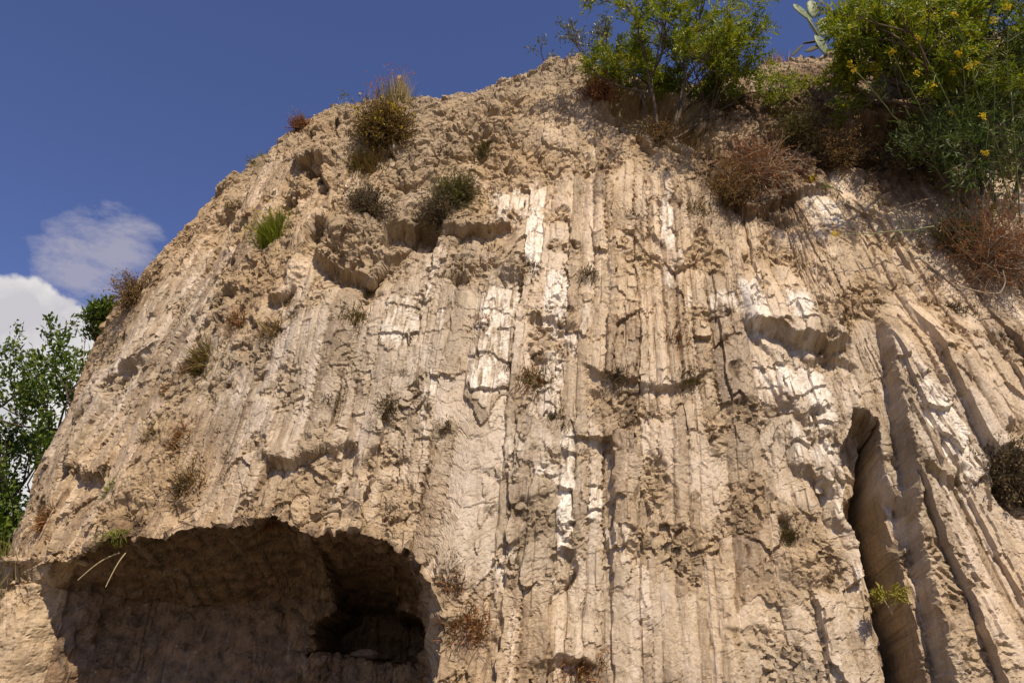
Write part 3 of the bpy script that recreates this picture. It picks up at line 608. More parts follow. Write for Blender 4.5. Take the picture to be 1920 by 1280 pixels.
def tubes(paths, sides=5):
    V = []; Fq = []; n0 = 0
    an = np.arange(sides)/sides*2*math.pi; cs, sn = np.cos(an), np.sin(an)
    for pts, rad in paths:
        pts = np.asarray(pts, float); n = len(pts)
        tg = np.gradient(pts, axis=0); tg /= np.maximum(np.linalg.norm(tg, axis=1, keepdims=True), 1e-9)
        ref = np.array([0.31, 0.87, 0.38]); a = np.cross(tg, ref); a /= np.maximum(np.linalg.norm(a, axis=1, keepdims=True), 1e-9); b = np.cross(tg, a)
        ring = pts[:, None] + (a[:, None]*cs[None, :, None] + b[:, None]*sn[None, :, None])*np.asarray(rad)[:, None, None]
        V.append(ring.reshape(-1, 3))
        for k in range(n-1):
            for q in range(sides):
                q2 = (q+1) % sides; Fq.append((n0+k*sides+q, n0+k*sides+q2, n0+(k+1)*sides+q2, n0+(k+1)*sides+q))
        n0 += n*sides
    return np.concatenate(V), np.array(Fq)
def leaf_mesh(pos, dirs, length, width, rg, tone=None):
    """one folded diamond blade per leaf, own edges and tilt"""
    n = len(pos); pos = np.asarray(pos); dirs = np.asarray(dirs); dirs = dirs/np.maximum(np.linalg.norm(dirs, axis=1, keepdims=True), 1e-9)
    ref = rg.normal(size=(n, 3)); sd = np.cross(dirs, ref); sd /= np.maximum(np.linalg.norm(sd, axis=1, keepdims=True), 1e-9); nm = np.cross(dirs, sd)
    L = (np.asarray(length)*np.exp(rg.normal(0, 0.25, n)))[:, None]; Wd = (np.asarray(width)*np.exp(rg.normal(0, 0.2, n)))[:, None]
    mid = pos + dirs*L*0.45
    V = np.stack([pos, mid+sd*Wd*0.5+nm*Wd*0.18, pos+dirs*L-nm*L*0.06, mid-sd*Wd*0.5+nm*Wd*0.18], 1).reshape(-1, 3)
    tn = np.repeat(np.clip(rg.normal(0.5, 0.2, n) if tone is None else tone, 0, 1), 4)
    return V, np.arange(4*n).reshape(-1, 4), {'tone': tn}
def blade_mesh(base, tip, bend, width, rg):
    """grass blades: two-segment tapering strips from base to tip sagging by bend"""
    n = len(base); d = tip-base; L = np.linalg.norm(d, axis=1, keepdims=True)
    sd = np.cross(d, rg.normal(size=(n, 3))); sd /= np.maximum(np.linalg.norm(sd, axis=1, keepdims=True), 1e-9)
    w = np.asarray(width).reshape(-1, 1)*np.ones((n, 1)); mid = base + d*0.55 + np.array([0, 0, 1.])*bend*L
    V = np.stack([base-sd*w*0.5, base+sd*w*0.5, mid+sd*w*0.42, mid-sd*w*0.42, tip+sd*w*0.08, tip-sd*w*0.08], 1).reshape(-1, 3)
    k = np.arange(n)[:, None]*6; Fq = np.concatenate([k+np.array([[0, 1, 2, 3]]), k+np.array([[3, 2, 4, 5]])])
    return V, Fq, {'tone': np.repeat(np.clip(rg.normal(0.5, 0.22, n), 0, 1), 6)}
def grow(base, d, length, rad, level, rg, out, tips, nch=(4, 3, 3), spread=0.7, up=0.25, wob=0.16, ratio=0.6):
    n = 6; pts = [np.array(base, float)]; d = unit(d)
    for k in range(n-1):
        d = unit(d + rg.normal(0, wob, 3) + np.array([0, 0, up*0.2])); pts.append(pts[-1] + d*length/(n-1))
    pts = np.array(pts); rr = rad*np.linspace(1, 0.45, n); out.append((pts, rr))
    if level == 0:
        for q in range(2, n): tips.append((pts[q], unit(pts[q]-pts[q-1])))
        return
    m = nch[min(len(nch)-1, len(nch)-level)] if level <= len(nch) else nch[0]
    for c in range(m):
        f = 0.45 + 0.55*(c+rg.random())/m; q = min(int(f*(n-1)), n-2); p = pts[q] + (pts[q+1]-pts[q])*(f*(n-1)-q)
        nd = unit(unit(pts[q+1]-pts[q]) + rg.normal(0, spread, 3) + np.array([0, 0, up]))
        grow(p, nd, length*ratio*(0.75+0.5*rg.random()), rad*0.5, level-1, rg, out, tips, nch, spread, up, wob, ratio)
def local(V, o): return V - np.asarray(o)
def add_part(name, parent, V, Fq, mat, attrs=None, smooth=False):
    o = link(name, raw_mesh(name, local(V, parent.location), Fq, attrs, mat, smooth), parent)
    if attrs is not None or name == 'twigs': o['kind'] = 'stuff'          # leaves, blades, petals: too small to pick apart
    return o
def pinnate(tips, rg, n_pairs, leaf, span, droop=0.25):
    """feathery compound leaves: leaflets in pairs along a short rachis at every tip"""
    pos = []; dr = []; tn = []
    for p, d in tips:
        for s in range(2):
            rd = unit(d + rg.normal(0, 0.75, 3) + np.array([0, 0, -droop])); sd = unit(np.cross(rd, rg.normal(size=3))); t0 = rg.normal(0.5, 0.18)
            for k in range(n_pairs):
                q = p + rd*span*(k+0.6)/n_pairs + np.array([0, 0, -droop*span*(k/n_pairs)**2])
                for sg in (-1, 1):
                    pos.append(q); dr.append(rd*0.55 + sg*sd + rg.normal(0, 0.12, 3)); tn.append(t0+rg.normal(0, 0.08))
    return np.array(pos), np.array(dr), np.array(tn)
def bushy(name, label, cat, base, stems, leafmat, rg, levels=3, style='pinnate', leaf=0.05, lw=0.016, pairs=6, span=0.16, nch=(4, 4, 3), spread=0.7, up=0.25, group=None, barkmat=None, side=5, ratio=0.6, droop=0.25, wob=0.16, per=6):
    t = thing(name, base, label, cat, group); tips = []; allp = []
    for (off, d, L, r) in stems:
        o = []; grow(np.asarray(base)+np.asarray(off), d, L, r, levels, rg, o, tips, nch, spread, up, wob, ratio); allp.append(o)
    for o in allp:
        V, Fq = tubes(o, side); add_part('stem' if len(allp) > 1 else 'trunk', t, V, Fq, barkmat or BARK, smooth=True)
    if style == 'pinnate':
        pos, dr, tn = pinnate(tips, rg, pairs, leaf, span, droop)
    else:
        pos = []; dr = []
        for p, d in tips:
            for k in range(per):
                pos.append(p + rg.normal(0, span*0.35, 3)); dr.append(unit(d + rg.normal(0, 0.8, 3)))
        pos = np.array(pos); dr = np.array(dr); tn = np.clip(rg.normal(0.5, 0.2, len(pos)), 0, 1)
    V, Fq, at_ = leaf_mesh(pos, dr, leaf, lw, rg, tn); add_part('foliage', t, V, Fq, leafmat, at_)
    return t, tips
def tuft(label, us, n, length, spread, mats, cat='plant', name='grass_tuft', group=None, seed=0, lift=0.55, width=0.006, foot=0.05, flowers=None, bend=0.06, pt=None):
    rg = np.random.default_rng(seed+int(abs(us[0])*1000)); p, nrm = at(us) if pt is None else (np.array(pt), np.array([0, -0.5, 0.8]))
    p = p - nrm*0.02; t = thing(name, p, label, cat, group)
    ax = unit(nrm*(1-lift) + np.array([0, 0, 1])*lift)
    for (mat, share, pn) in mats:
        m = max(6, int(n*share)); g = rg.normal(size=(m, 3)); g -= (g@nrm)[:, None]*nrm
        base = p + g*foot - nrm*0.01
        dr = ax + rg.normal(0, spread, (m, 3)); dr /= np.linalg.norm(dr, axis=1, keepdims=True)
        neg = (dr@nrm) < 0.12; dr[neg] += nrm*0.5
        L = (length*(0.35+0.75*rg.random(m)))[:, None]
        V, Fq, a_ = blade_mesh(base, base+dr*L, bend, width*(0.6+0.8*rg.random(m)), rg); add_part(pn, t, V, Fq, mat, a_)
    if flowers:
        mat, m, sz = flowers; dr = ax + rg.normal(0, spread*0.9, (m, 3)); dr /= np.linalg.norm(dr, axis=1, keepdims=True)
        dr[(dr@nrm) < 0.1] += nrm*0.5
        c = p + rg.normal(0, foot, (m, 3)) + dr*length*(0.7+0.4*rg.random((m, 1)))
        pos = np.repeat(c, 5, 0); V, Fq, a_ = leaf_mesh(pos, rg.normal(size=(m*5, 3)), sz, sz*0.7, rg); add_part('flowers', t, V, Fq, mat, a_)
    return t
def twiggy(label, us, radius, n, mat, leafmat, seed, name='dry_shrub', cat='shrub', leaf=0.03, group=None, flat=0.8, per=5, up=0.4, lw=0.35, bloom=False):
    """low tangled cushion of thin twigs with small leaves"""
    rg = np.random.default_rng(seed); p, nrm = at(us); p = p - nrm*0.03; t = thing(name, p, label, cat, group); paths = []; tips = []
    ax = unit(nrm*(1-up) + np.array([0, 0, up]))
    for k in range(n):
        d = unit(ax + rg.normal(0, flat, 3)); 
        if d@nrm < 0.1: d = unit(d + nrm*0.6)
        q = [p + rg.normal(0, radius*0.18, 3)]; L = radius*(0.5+0.6*rg.random())
        for s in range(4):
            d = unit(d + rg.normal(0, 0.3, 3)); q.append(q[-1]+d*L/4)
            for c in range(per): tips.append((q[-1]+rg.normal(0, 0.02, 3), unit(d+rg.normal(0, 0.8, 3))))
        paths.append((np.array(q), np.linspace(0.005, 0.0015, 5)))
    V, Fq = tubes(paths, 3); add_part('twigs', t, V, Fq, mat)
    V, Fq, a_ = leaf_mesh([x[0] for x in tips], [x[1] for x in tips], leaf, leaf*lw, rg); add_part('foliage', t, V, Fq, leafmat, a_)
    if bloom:
        V, Fq, a_ = leaf_mesh([x[0] for x in tips[1::2]], [x[1] for x in tips[1::2]], 0.06, 0.012, rg); add_part('green_leaves', t, V, Fq, OLIVE, a_)
        c = np.repeat(np.array([x[0] for x in tips[::45]]), 5, 0) + nrm*0.05; V, Fq, a_ = leaf_mesh(c, rg.normal(size=(len(c), 3)), 0.025, 0.02, rg); add_part('flowers', t, V, Fq, YELLOW, a_)
    return t
G_ = lambda s: np.random.default_rng(s)

# --- the big feathery shrub in the notch of the crest
b, n_ = at((1.919,7.689)); 
bushy('crest_shrub', 'bright green feathery shrub rooted in the notch of the cliff top', 'shrub', b,
      [((0, 0, 0), (-0.12, -0.05, 1), 1.15, 0.035), ((0.1, 0, 0), (0.75, 0.0, 0.85), 1.25, 0.03), ((-0.05, 0.05, 0), (-0.55, 0.0, 1.0), 1.0, 0.025), ((0.12, 0.02, 0), (0.35, -0.15, 1), 1.2, 0.025), ((0, 0.1, 0), (0.05, 0.3, 1), 1.2, 0.025), ((0.1, 0.05, 0), (1.05, 0.1, 0.75), 1.25, 0.022), ((0.2, 0.05, 0), (0.7, -0.1, 1.0), 1.25, 0.022)],
      LEAF, G_(4), 3, leaf=0.060, lw=0.024, pairs=5, span=0.17, nch=(4, 4, 3), spread=0.55, up=0.22, ratio=0.62)
def snap(p):
    """drop a point onto the top of the finished cliff"""
    e = (Pd[K0:, :, 0]-p[0])**2 + (Pd[K0:, :, 1]-p[1])**2; i = int(np.argmin(e + 0.002*(Pd[K0:, :, 2].max()-Pd[K0:, :, 2])))
    q = Pd[K0:].reshape(-1, 3)[i]; return np.array([p[0], p[1], float(q[2])])
# --- grey-leaved olive bushes behind the summit
bushy('olive_bush', 'silvery grey olive bush behind the left side of the crest shrub', 'shrub', snap((1.389,10.000,11.208)), [((0, 0, -0.1), (-0.15, 0, 1), 0.72, 0.03), ((0.1, 0, -0.1), (0.2, 0, 1), 0.72, 0.03)], LEAF_GREY, G_(9), 3, 'simple', leaf=0.075, lw=0.022, span=0.12, nch=(4, 3, 3), per=4, up=0.3)
bushy('olive_bush', 'low silvery sprig peeping over the summit left of the olive bush', 'shrub', snap((0.615,10.000,11.208)), [((0, 0, -0.1), (-0.25, 0, 1), 0.50, 0.02), ((0, 0, -0.1), (0.35, 0, 1), 0.48, 0.02)], LEAF_GREY, G_(12), 2, 'simple', leaf=0.07, lw=0.022, span=0.10, nch=(3, 3), per=4)
# --- right-hand thicket
b, n_ = at((5.520,6.991))
bushy('thicket_shrub', 'large green feathery shrub crowding the upper right corner', 'shrub', b,
      [((0, -0.15, 0), (-0.25, -0.25, 1), 1.5, 0.06), ((0.2, -0.1, 0), (0.25, -0.3, 1), 1.4, 0.05), ((-0.2, -0.1, 0), (-0.40, -0.3, 0.95), 1.3, 0.045), ((-0.1, -0.1, 0), (-0.25, -0.45, 0.7), 1.0, 0.03), ((0.3, 0, 0), (0.7, -0.2, 0.9), 1.3, 0.04)],
      LEAF, G_(21), 3, leaf=0.060, lw=0.024, pairs=5, span=0.18, nch=(5, 4, 3), spread=0.65, up=0.15, ratio=0.6)
b, n_ = at((5.276,8.470))
bushy('thicket_shrub', 'yellow-green feathery shrub overhanging the bank beside the prickly pear', 'shrub', b,
      [((0, -0.05, 0), (-0.25, -0.35, 1), 0.85, 0.03), ((0.15, -0.05, 0), (0.35, -0.4, 0.9), 0.9, 0.03), ((-0.05, -0.05, 0), (-0.45, -0.5, 0.6), 0.65, 0.02), ((0, 0, 0), (0.1, -0.2, 1), 1.05, 0.03)],
      LEAF, G_(22), 3, leaf=0.068, lw=0.028, pairs=5, span=0.17, nch=(5, 4, 3), spread=0.6, up=0.12, ratio=0.6)
b, n_ = at((6.521,7.712))
bushy('corner_shrub', 'dusky olive-green shrub filling the extreme upper right corner', 'shrub', b,
      [((0, -0.05, 0), (-0.15, -0.2, 1), 1.2, 0.05), ((0.25, -0.05, 0), (0.2, -0.2, 1), 1.25, 0.05), ((0.5, 0, 0), (0.5, -0.1, 1), 1.2, 0.04)],
      LEAF_DARK, G_(26), 3, leaf=0.062, lw=0.026, pairs=5, span=0.18, nch=(5, 4, 3), spread=0.65, up=0.15, ratio=0.6)
b, n_ = at((5.764,6.352))
bushy('dark_bush', 'dark blue-green leafy bush below the yellow-flowered stems at right', 'shrub', b,
      [((0, -0.1, 0), (-0.3, -0.7, 0.8), 0.75, 0.025), ((0.2, -0.1, 0), (0.3, -0.7, 0.9), 0.75, 0.025), ((-0.3, -0.1, 0), (-0.7, -0.6, 0.5), 0.7, 0.02), ((-0.1, -0.1, 0.2), (-0.2, -0.6, 1), 0.8, 0.02)],
      LEAF_DARK, G_(23), 3, 'simple', leaf=0.09, lw=0.018, span=0.22, nch=(4, 4, 3), per=6, up=0.15, spread=0.75, ratio=0.65)

# --- tall yellow-flowered stems in front of the thicket
def mustard(label, root, tip, sag, seed, nleaf=26, nfl=3):
    rg = G_(seed); r0 = np.array(root); r1 = np.array(tip); t = thing('wildflower', r0, label, 'wildflower', 'yellow-flowered stems at the right edge')
    k = np.linspace(0, 1, 16)[:, None]; side = rg.normal(0, 0.012, (16, 3))
    pts = r0*(1-k) + r1*k + np.array([0, 0, 1.0])*sag*np.sin(k*math.pi) + np.cumsum(side, 0)*0.5
    paths = [(pts, np.linspace(0.009, 0.004, 16))]; lp = []; ld = []; fc = []
    for q in range(nfl):
        i = 15 - (0 if q == 0 else rg.integers(2, 6)); a = pts[i]; d = unit(pts[i]-pts[i-1] + (rg.normal(0, 0.7, 3) if q else 0)); L = 0.06 if q == 0 else 0.20+0.12*rg.random()
        br = np.array([a, a+d*L*0.5+np.array([0, 0, 0.01]), a+d*L]); paths.append((br, np.array([0.004, 0.003, 0.002]))); fc.append(br[-1])
    for q in range(nleaf):
        i = rg.integers(1, 14); lp.append(pts[i]); ld.append(unit(pts[i+1]-pts[i])*0.5 + rg.normal(0, 0.6, 3))
    V, Fq = tubes(paths, 5); add_part('stem', t, V, Fq, STEMG, {'tone': np.full(len(V), 0.6)}, True)
    V, Fq, a_ = leaf_mesh(lp, ld, 0.13, 0.020, rg); add_part('leaves', t, V, Fq, LEAF_DARK, a_)
    for c in fc:
        pp = c + rg.normal(0, 0.018, (24, 3)); V, Fq, a_ = leaf_mesh(pp, rg.normal(size=(24, 3)), 0.024, 0.022, rg); add_part('flower_cluster', t, V, Fq, YELLOW, a_)
for i, (lab, r0, r1, sg, nl, nf) in enumerate([
  ('yellow-flowered stem arching furthest left across the shaded bank', (5.441,8.000,7.332), (4.353,6.900,8.406), 0.10, 22, 2),
  ('thin flowering stem lying below the arching one over the dark hollow', (5.301,8.000,7.569), (4.003,7.100,8.406), -0.05, 16, 2),
  ('tall flowering stem leaning left in front of the dark trunk', (5.766,7.900,6.805), (4.561,6.700,8.383), 0.10, 28, 2),
  ('upright flowering stem topped with three clusters near the right edge', (5.582,7.800,6.739), (5.396,6.600,8.585), 0.0, 34, 3),
  ('flowering stem bowed towards the thicket trunk', (5.615,7.800,7.420), (5.015,6.700,8.178), 0.06, 26, 3),
  ('leafy flowering stem at the extreme right edge', (5.834,7.700,6.673), (5.483,6.400,8.596), 0.0, 34, 2),
  ('short flowering stem rising beside the right-edge stem', (5.856,7.800,6.887), (4.992,6.600,8.699), 0.12, 26, 2),
  ('low flowering stem with orange-yellow head above the dark bush', (5.921,7.700,7.345), (5.006,6.700,7.379), 0.04, 22, 2),
  ('long thin stem reaching left over pale rock below the bush', (4.755,7.600,6.572), (3.625,7.500,6.443), -0.02, 8, 1),
  ('short yellow-tipped sprig over shaded white crystals', (3.884,7.750,7.115), (3.554,7.600,7.180), 0.0, 4, 1)]): mustard(lab, r0, r1, sg, 60+i, nl, nf)

# --- prickly pear on the crest
PAD = plain_material('cactus_skin', (0.10, 0.14, 0.07), (0.20, 0.25, 0.13), 30, 0.55, 0.25)
PADD = plain_material('withered_pad', (0.045, 0.045, 0.025), (0.10, 0.09, 0.05), 30, 0.8, 0.5)
SPOT = plain_material('areole', (0.35, 0.28, 0.15), (0.5, 0.42, 0.25), 30, 0.8, 0.1)
def pad(parent, c, d, nrm, L, Wd, th, mat, nm='pad', spots=True, rg=G_(3)):
    d = unit(d); nrm = unit(np.array(nrm) - d*(np.array(nrm)@d)); sd = np.cross(d, nrm); a = np.linspace(0, 2*math.pi, 22, endpoint=False)
    rings = []; 
    for q in np.linspace(-1, 1, 9):
        r = math.sqrt(max(1-q*q, 0.0))**0.7; y = np.cos(a); x = np.sin(a)*(0.82+0.18*np.cos(a))
        rings.append(c + d*(L*0.5*(1+y*(0.25*0+r)))[:, None] + sd*(Wd*0.5*x*r)[:, None] + nrm*(th*0.5*q))
    V = np.concatenate(rings); n = 22; Fq = [(k*n+i, k*n+(i+1) % n, (k+1)*n+(i+1) % n, (k+1)*n+i) for k in range(8) for i in range(n)]
    o = add_part(nm, parent, V, np.array(Fq), mat, smooth=True)
    if spots:
        ps = []; dd = []
        for k in range(40):
            r = math.sqrt(rg.random())*0.85; an = rg.random()*6.28; s = 1 if rg.random() < 0.6 else -1
            ps.append(c + d*L*0.5*(1+r*math.cos(an)) + sd*Wd*0.5*r*math.sin(an)*0.9 + nrm*s*th*0.5*math.sqrt(max(1-r**2, .02))**1.0); dd.append(nrm*s+rg.normal(0, 0.4, 3))
        Vs, Fs, _ = leaf_mesh(ps, dd, 0.02, 0.012, rg); link('spines', raw_mesh('spines', Vs-np.array(parent.location), Fs, None, SPOT), o)['kind'] = 'stuff'
    return o
pb = snap((4.876,9.300,10.861)) - np.array([0, 0, 0.04]); t = thing('prickly_pear', pb, 'prickly pear cactus with grey-green pads on the crest', 'cactus')
pad(t, pb+[-0.02, 0, 0.0], (-0.15, 0, 1), (0.5, -1, 0), 0.42, 0.30, 0.05, PAD)
pad(t, pb+[-0.06, 0, 0.36], (-0.35, -0.05, 1), (0.9, -0.6, 0.1), 0.42, 0.28, 0.05, PAD)
pad(t, pb+[-0.12, 0, 0.70], (-0.55, -0.1, 0.7), (0.3, -1, 0.5), 0.42, 0.34, 0.05, PAD)
pad(t, pb+[0.0, 0.02, 0.40], (0.25, 0, 1), (-0.2, -1, 0.2), 0.42, 0.26, 0.05, PAD)
pad(t, pb+[-0.10, 0, 0.78], (0.15, 0, 1), (0.2, -1, 0.2), 0.38, 0.25, 0.05, PAD)
pad(t, pb+[-0.02, -0.02, 0.20], (-1.0, 0, -0.5), (0.1, -1, 0.3), 0.36, 0.11, 0.03, PADD, 'withered_pad', False)
pad(t, pb+[-0.02, -0.02, 0.28], (-1.0, 0, -0.2), (0.1, -0.4, 1), 0.34, 0.09, 0.03, PADD, 'withered_pad', False)
pad(t, pb+[-0.34, -0.02, 0.20], (-0.8, 0, -0.9), (0.1, -1, 0.3), 0.34, 0.06, 0.02, PADD, 'withered_pad', False)

# --- trees and bushes beyond the left shoulder
bushy('broadleaf_tree', 'green leafy tree standing beyond the left shoulder of the cliff', 'tree', (-9.6, 14.5, 0.0),
      [((0, 0, 0), (0.05, 0, 1), 4.5, 0.16), ((0.3, 0.1, 0), (0.18, 0, 1), 4.15, 0.12), ((-0.3, 0.1, 0), (-0.1, 0, 1), 3.8, 0.12)], LEAF_TREE, G_(31), 4, 'simple', leaf=0.10, lw=0.056, span=0.22, nch=(5, 4, 3, 3), per=18, up=0.30, spread=0.60, ratio=0.58)
bushy('broadleaf_tree', 'lower dense green tree filling the gap at the left edge', 'tree', (-9.4, 12.6, 0.0),
      [((0, 0, 0), (0.0, 0, 1), 2.6, 0.10), ((0.3, 0, 0), (0.3, 0, 1), 2.4, 0.09), ((-0.4, 0, 0), (-0.3, 0, 1), 2.6, 0.09)], LEAF_TREE, G_(32), 4, 'simple', leaf=0.10, lw=0.058, span=0.34, nch=(5, 4, 4, 3), per=20, up=0.25, spread=0.7, ratio=0.6)
yb0 = snap((-6.017,10.500,6.411)); ydz = max(0.0, (-5.984,10.500,6.259)[2]-yb0[2]); print('young', yb0, ydz)
bushy('young_tree', 'small round green bush peeping over the left shoulder', 'shrub', yb0, [((0, 0, -0.1), (0.05, 0, 1), 0.42+ydz, 0.018), ((0.02, 0, 0), (0.14, 0, 1), 0.45+ydz, 0.012)], LEAF_TREE, G_(33), 3, 'simple', leaf=0.07, lw=0.035, span=0.14, nch=(4, 4, 3), per=6, up=0.45, spread=0.5, ratio=0.5)
rg = G_(34); o = []; grow(np.array(yb0)+[-0.12, 0, -0.05], (-0.4, 0, 1), 0.45+ydz*0.8, 0.008, 2, rg, o, [], (4, 3), 0.5, 0.35)
b = yb0+np.array([-0.12, 0, 0]); t = thing('bare_twig', b, 'bare grey twigs left of the small round bush', 'twig'); V, Fq = tubes(o, 4); add_part('twigs', t, V, Fq, TWIG)
tuft('tall dry grass on the shelf at the left edge below the trees', (0, 0), 420, 0.55, 0.28, [(STRAW, 0.5, 'dry_blades'), (OLIVE, 0.5, 'blades')], 'grass', seed=3, foot=0.35, width=0.010, pt=(-5.536,9.000,2.846))

# --- big clumps on the face
p0 = (-1.695,7.677)
twiggy('large bronze cushion with small yellow flowers below the dry stalks', (-1.670,7.819), 0.44, 620, DRY, DRY, 70, 'flowering_cushion', leaf=0.055, per=4, lw=0.22, up=0.5, bloom=True)
tuft('lower brown skirt of the cushion hanging down the hollow', (-1.878,7.239), 800, 0.26, 0.55, [(DRY, 0.5, 'dry_blades'), (OLIVE, 0.5, 'green_blades')], 'grass', seed=2, lift=0.35, foot=0.12, width=0.008)
tuft('tall dry flower stalks standing against the sky on the crest', (-1.646,8.742), 520, 0.62, 0.17, [(OLIVE, 0.5, 'blades'), (STRAW, 0.5, 'dry_stalks')], 'grass', seed=3, lift=0.95, foot=0.10, width=0.006, flowers=(PINK, 50, 0.02))
tuft('sparse thin dry stalks on the crest left of the tall ones', (-1.939,8.694), 60, 0.55, 0.12, [(DRY, 1, 'stalks')], 'grass', seed=4, lift=0.98, foot=0.08, width=0.006, flowers=(PINK, 24, 0.022))
tuft('single pale seedling on the skyline at left of the dry stalks', (-2.916,9.108), 16, 0.28, 0.15, [(STEMG, 1, 'stalks')], 'grass', seed=5, lift=0.98, foot=0.03, width=0.006, flowers=(LEAF_GREY, 12, 0.025))
tuft('fresh green grass clump on the left shoulder', (-3.392,6.163), 1100, 0.42, 0.42, [(LEAF, 0.6, 'green_blades'), (OLIVE, 0.4, 'olive_blades')], 'grass', seed=6, lift=0.65, foot=0.10, width=0.010, flowers=(YELLOW, 25, 0.022))
twiggy('rusty dry bush spilling over the rim of the right bank', (3.066,7.003), 0.58, 210, TWIG, RED, 71, leaf=0.032, flat=1.3, up=0.1)
tuft('straw-brown dry grass at the foot of the spilling rusty bush', (2.834,6.813), 500, 0.34, 0.6, [(STRAW, 0.4, 'straw_blades'), (DRY, 0.6, 'brown_blades')], 'grass', seed=11, lift=0.2, foot=0.22, width=0.007)
twiggy('smaller rusty bush just left below the spilling one', (2.700,6.624), 0.30, 120, BARK, DRY, 72, leaf=0.03)
twiggy('brown-green scrub on the bank below the prickly pear', (3.762,7.807), 0.48, 220, BARK, OLIVE, 73, leaf=0.035)
twiggy('dark red-brown bush left of the crest shrub', (1.162,8.552), 0.30, 200, BARK, RED, 74, leaf=0.03)
twiggy('small green cushion above the dark red-brown bush', (1.369,9.203), 0.24, 110, BARK, LEAF, 75, leaf=0.04)
tuft('straw-coloured dry grass round the foot of the crest shrub', (2.200,7.819), 900, 0.42, 0.45, [(STRAW, 0.4, 'straw_blades'), (DRY, 0.6, 'dry_blades')], 'grass', seed=7, lift=0.7, foot=0.22, width=0.008)
twiggy('brown dead undergrowth at the base of the crest shrub trunk', (1.907,7.653), 0.28, 120, BARK, DRY, 76, leaf=0.03)
twiggy('large rust-red dried bush at the right edge above the grey slabs', (5.484,5.571), 0.76, 560, TWIG, RED, 77, leaf=0.032, flat=1.3, up=0.15)
twiggy('tangled brown-green growth left of the rust-red bush', (5.166,5.914), 0.42, 240, TWIG, OLIVE, 78, leaf=0.035)
twiggy('dark tangled bush in the hollow at the lower right edge', (4.641,2.780), 0.45, 320, BARK, MURK, 79, leaf=0.04)
twiggy('shaded brown scrub under the thicket overhang', (4.128,7.298), 0.45, 240, BARK, DRY, 80, leaf=0.035)
twiggy('dark brown scrub deep under the thicket', (4.983,7.192), 0.50, 260, BARK, MURK, 81, leaf=0.04)
tuft('dry grass fringe on the crest left of the prickly pear', (4.104,10.504), 220, 0.26, 0.30, [(STRAW, 0.6, 'straw_blades'), (RED, 0.4, 'red_blades')], 'grass', seed=8, lift=0.9, foot=0.12, width=0.008)
twiggy('brown drooping rootlets on the left skyline', (-6.310,5.843), 0.34, 200, BARK, DRY, 82, leaf=0.03, up=0.1)
twiggy('red-brown cushion on the skyline left of the crest', (-3.721,8.517), 0.20, 110, BARK, RED, 83, leaf=0.025)
twiggy('olive bush in the shade of the high ledge', (-0.682,6.624), 0.36, 260, BARK, OLIVE, 84, leaf=0.035)
twiggy('grey-green scrub under the olive bush ledge', (-0.889,6.305), 0.30, 180, BARK, MURK, 85, leaf=0.03)
twiggy('brown scrub draped over the big dark knob', (-1.731,6.352), 0.36, 240, BARK, MURK, 86, leaf=0.03)
twiggy('dark scrub under the left side of the knob', (-2.293,6.116), 0.30, 160, BARK, MURK, 87, leaf=0.03)
# --- small tufts, each on its own ledge
KM = {'M': (MURK, 'dark_blades'), 'O': (OLIVE, 'olive_blades'), 'R': (RED, 'red_blades'), 'D': (DRY, 'brown_blades'), 'S': (STRAW, 'straw_blades'), 'L': (LEAF, 'green_blades')}
for i, (us, n, L, kk, lab) in enumerate(TUFTS):
    ms = [(KM[c][0], 1/len(kk), KM[c][1]) for c in kk]
    tuft(lab, us, int(n*1.1), L*(0.45+0.4*((i*37) % 11)/11), 0.8, ms, 'plant', 'rock_tuft', 'small tufts growing on the cliff face', 100+i, 0.30, 0.009, L*0.36)
# --- yellow-green fern in the crack
b, n_ = at((3.164,1.893)); b = np.array((3.154,6.950,2.348))
bushy('crack_plant', 'yellow-green leafy plant growing out of the deep crack', 'plant', b, [((0, 0, 0), (-0.25, -0.3, 1), 0.16, 0.006), ((0, 0, 0), (-0.45, -0.3, 0.8), 0.14, 0.006)], OLIVE_Y, G_(90), 1, leaf=0.04, lw=0.016, pairs=4, span=0.08, nch=(3,), spread=0.6, barkmat=TWIG)
# --- dry stalks hanging from the lip
for lab, a0, a1 in [('longer pale dry stalk pointing left below the lip of the hollow', (-3.751,7.750,2.987), (-4.064,7.700,2.728)), ('shorter pale dry stalk hanging straight below the lip of the hollow', (-3.666,7.700,2.978), (-3.766,7.650,2.659))]:
    rg = G_(5); k = np.linspace(0, 1, 8)[:, None]; a0 = np.array(a0); a1 = np.array(a1); pts = a0*(1-k)+a1*k + np.array([0, 0, 0.04])*np.sin(k*math.pi)
    V, Fq = tubes([(pts, np.linspace(0.007, 0.004, 8))], 5); o = link('dry_reed', raw_mesh('dry_reed', V, Fq, {'tone': np.ones(len(V))}, STRAW, True)); tag(o, lab, 'stalk', 'pale stalks hanging from the lip')
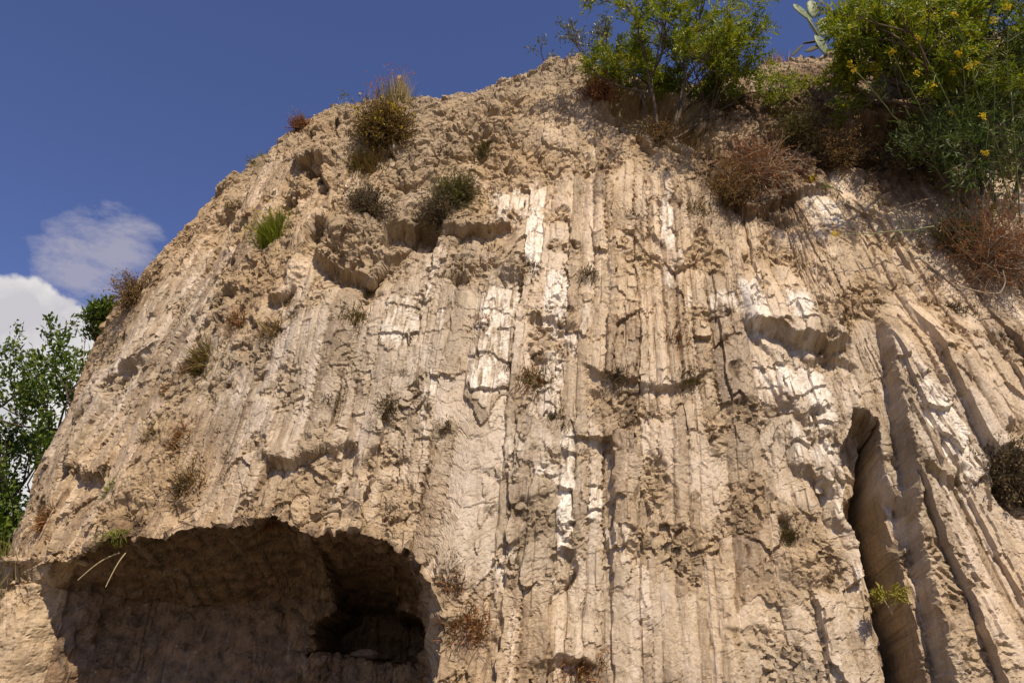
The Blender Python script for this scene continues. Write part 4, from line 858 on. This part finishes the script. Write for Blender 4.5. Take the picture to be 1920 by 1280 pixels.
# --- long bare stems over the pale slabs at right
def stem(lab, pts, r, mat=TWIG):
    pts = np.array(pts, float); n = len(pts); k = np.linspace(0, n-1, 24); q = np.stack([np.interp(k, np.arange(n), pts[:, i]) for i in range(3)], 1)
    for _ in range(3): q[1:-1] = (q[:-2]+2*q[1:-1]+q[2:])/4
    V, Fq = tubes([(q, np.linspace(r, r*0.6, 24))], 6); tag(link('dry_creeper', raw_mesh('dry_creeper', V, Fq, None, mat, True)), lab, 'creeper')
stem('thick bare stem slanting across the pale slabs below the rust-red bush', [(4.957,7.750,5.832), (4.708,7.800,6.203), (4.533,7.850,6.409), (4.393,7.900,6.585)], 0.016)
stem('thin pale stem looping left of the brown-green tangle', [(5.068,7.900,7.183), (4.831,7.900,7.122), (4.484,7.950,7.027), (4.359,7.950,6.876), (4.410,7.950,6.749)], 0.008)
stem('forked pale root hanging over the rust-red bush', [(5.723,7.700,7.407), (5.541,7.650,7.194), (5.426,7.650,6.932), (5.389,7.650,6.713), (5.423,7.650,6.605)], 0.009)
stem('yellow stem bowed under the rust-red bush', [(4.819,7.600,5.817), (5.021,7.500,5.676), (5.179,7.450,5.624), (5.279,7.450,5.766), (5.287,7.450,5.930)], 0.008)
# --- stones on the floor of the niche
for i, (x, z, s, lab) in enumerate([(-1.62, 2.13, 0.13, 'larger pale stone on the floor of the niche'), (-1.86, 2.13, 0.07, 'small pale stone left of the larger one in the niche')]):
    rg = G_(300+i); th = np.linspace(0, math.pi, 9)[:, None]; ph = np.linspace(0, 2*math.pi, 14, endpoint=False)[None]
    V = np.stack([np.sin(th)*np.cos(ph)*1.3, np.sin(th)*np.sin(ph), np.cos(th)*0.7+0*ph], -1).reshape(-1, 3)
    V = V*(1+0.35*perlin(V[:, 0]*1.3, V[:, 1]*1.3, V[:, 2]*1.3, 7+i))[:, None]; V = V*(1+0.25*perlin(V[:, 0]*3, V[:, 1]*3, V[:, 2]*3, 17+i))[:, None]*np.array([1.15, 1, 0.7])*s*0.8 + np.array([x, 9.45, z+s*0.45])
    Fq = np.array([(k*14+q, k*14+(q+1) % 14, (k+1)*14+(q+1) % 14, (k+1)*14+q) for k in range(8) for q in range(14)])
    nv = len(V); o = link('stone', raw_mesh('stone', V, Fq, {'tone': np.full(nv, 0.45), 'rough': np.full(nv, 0.8), 'white': np.zeros(nv), 'soil_shade': np.full(nv, 0.4)}, ROCK)); tag(o, lab, 'stone', 'stones in the niche')
tris = sum(len(m.polygons)*2 for m in bpy.data.meshes)
print('done', tris, round(time.time()-T_START, 1))
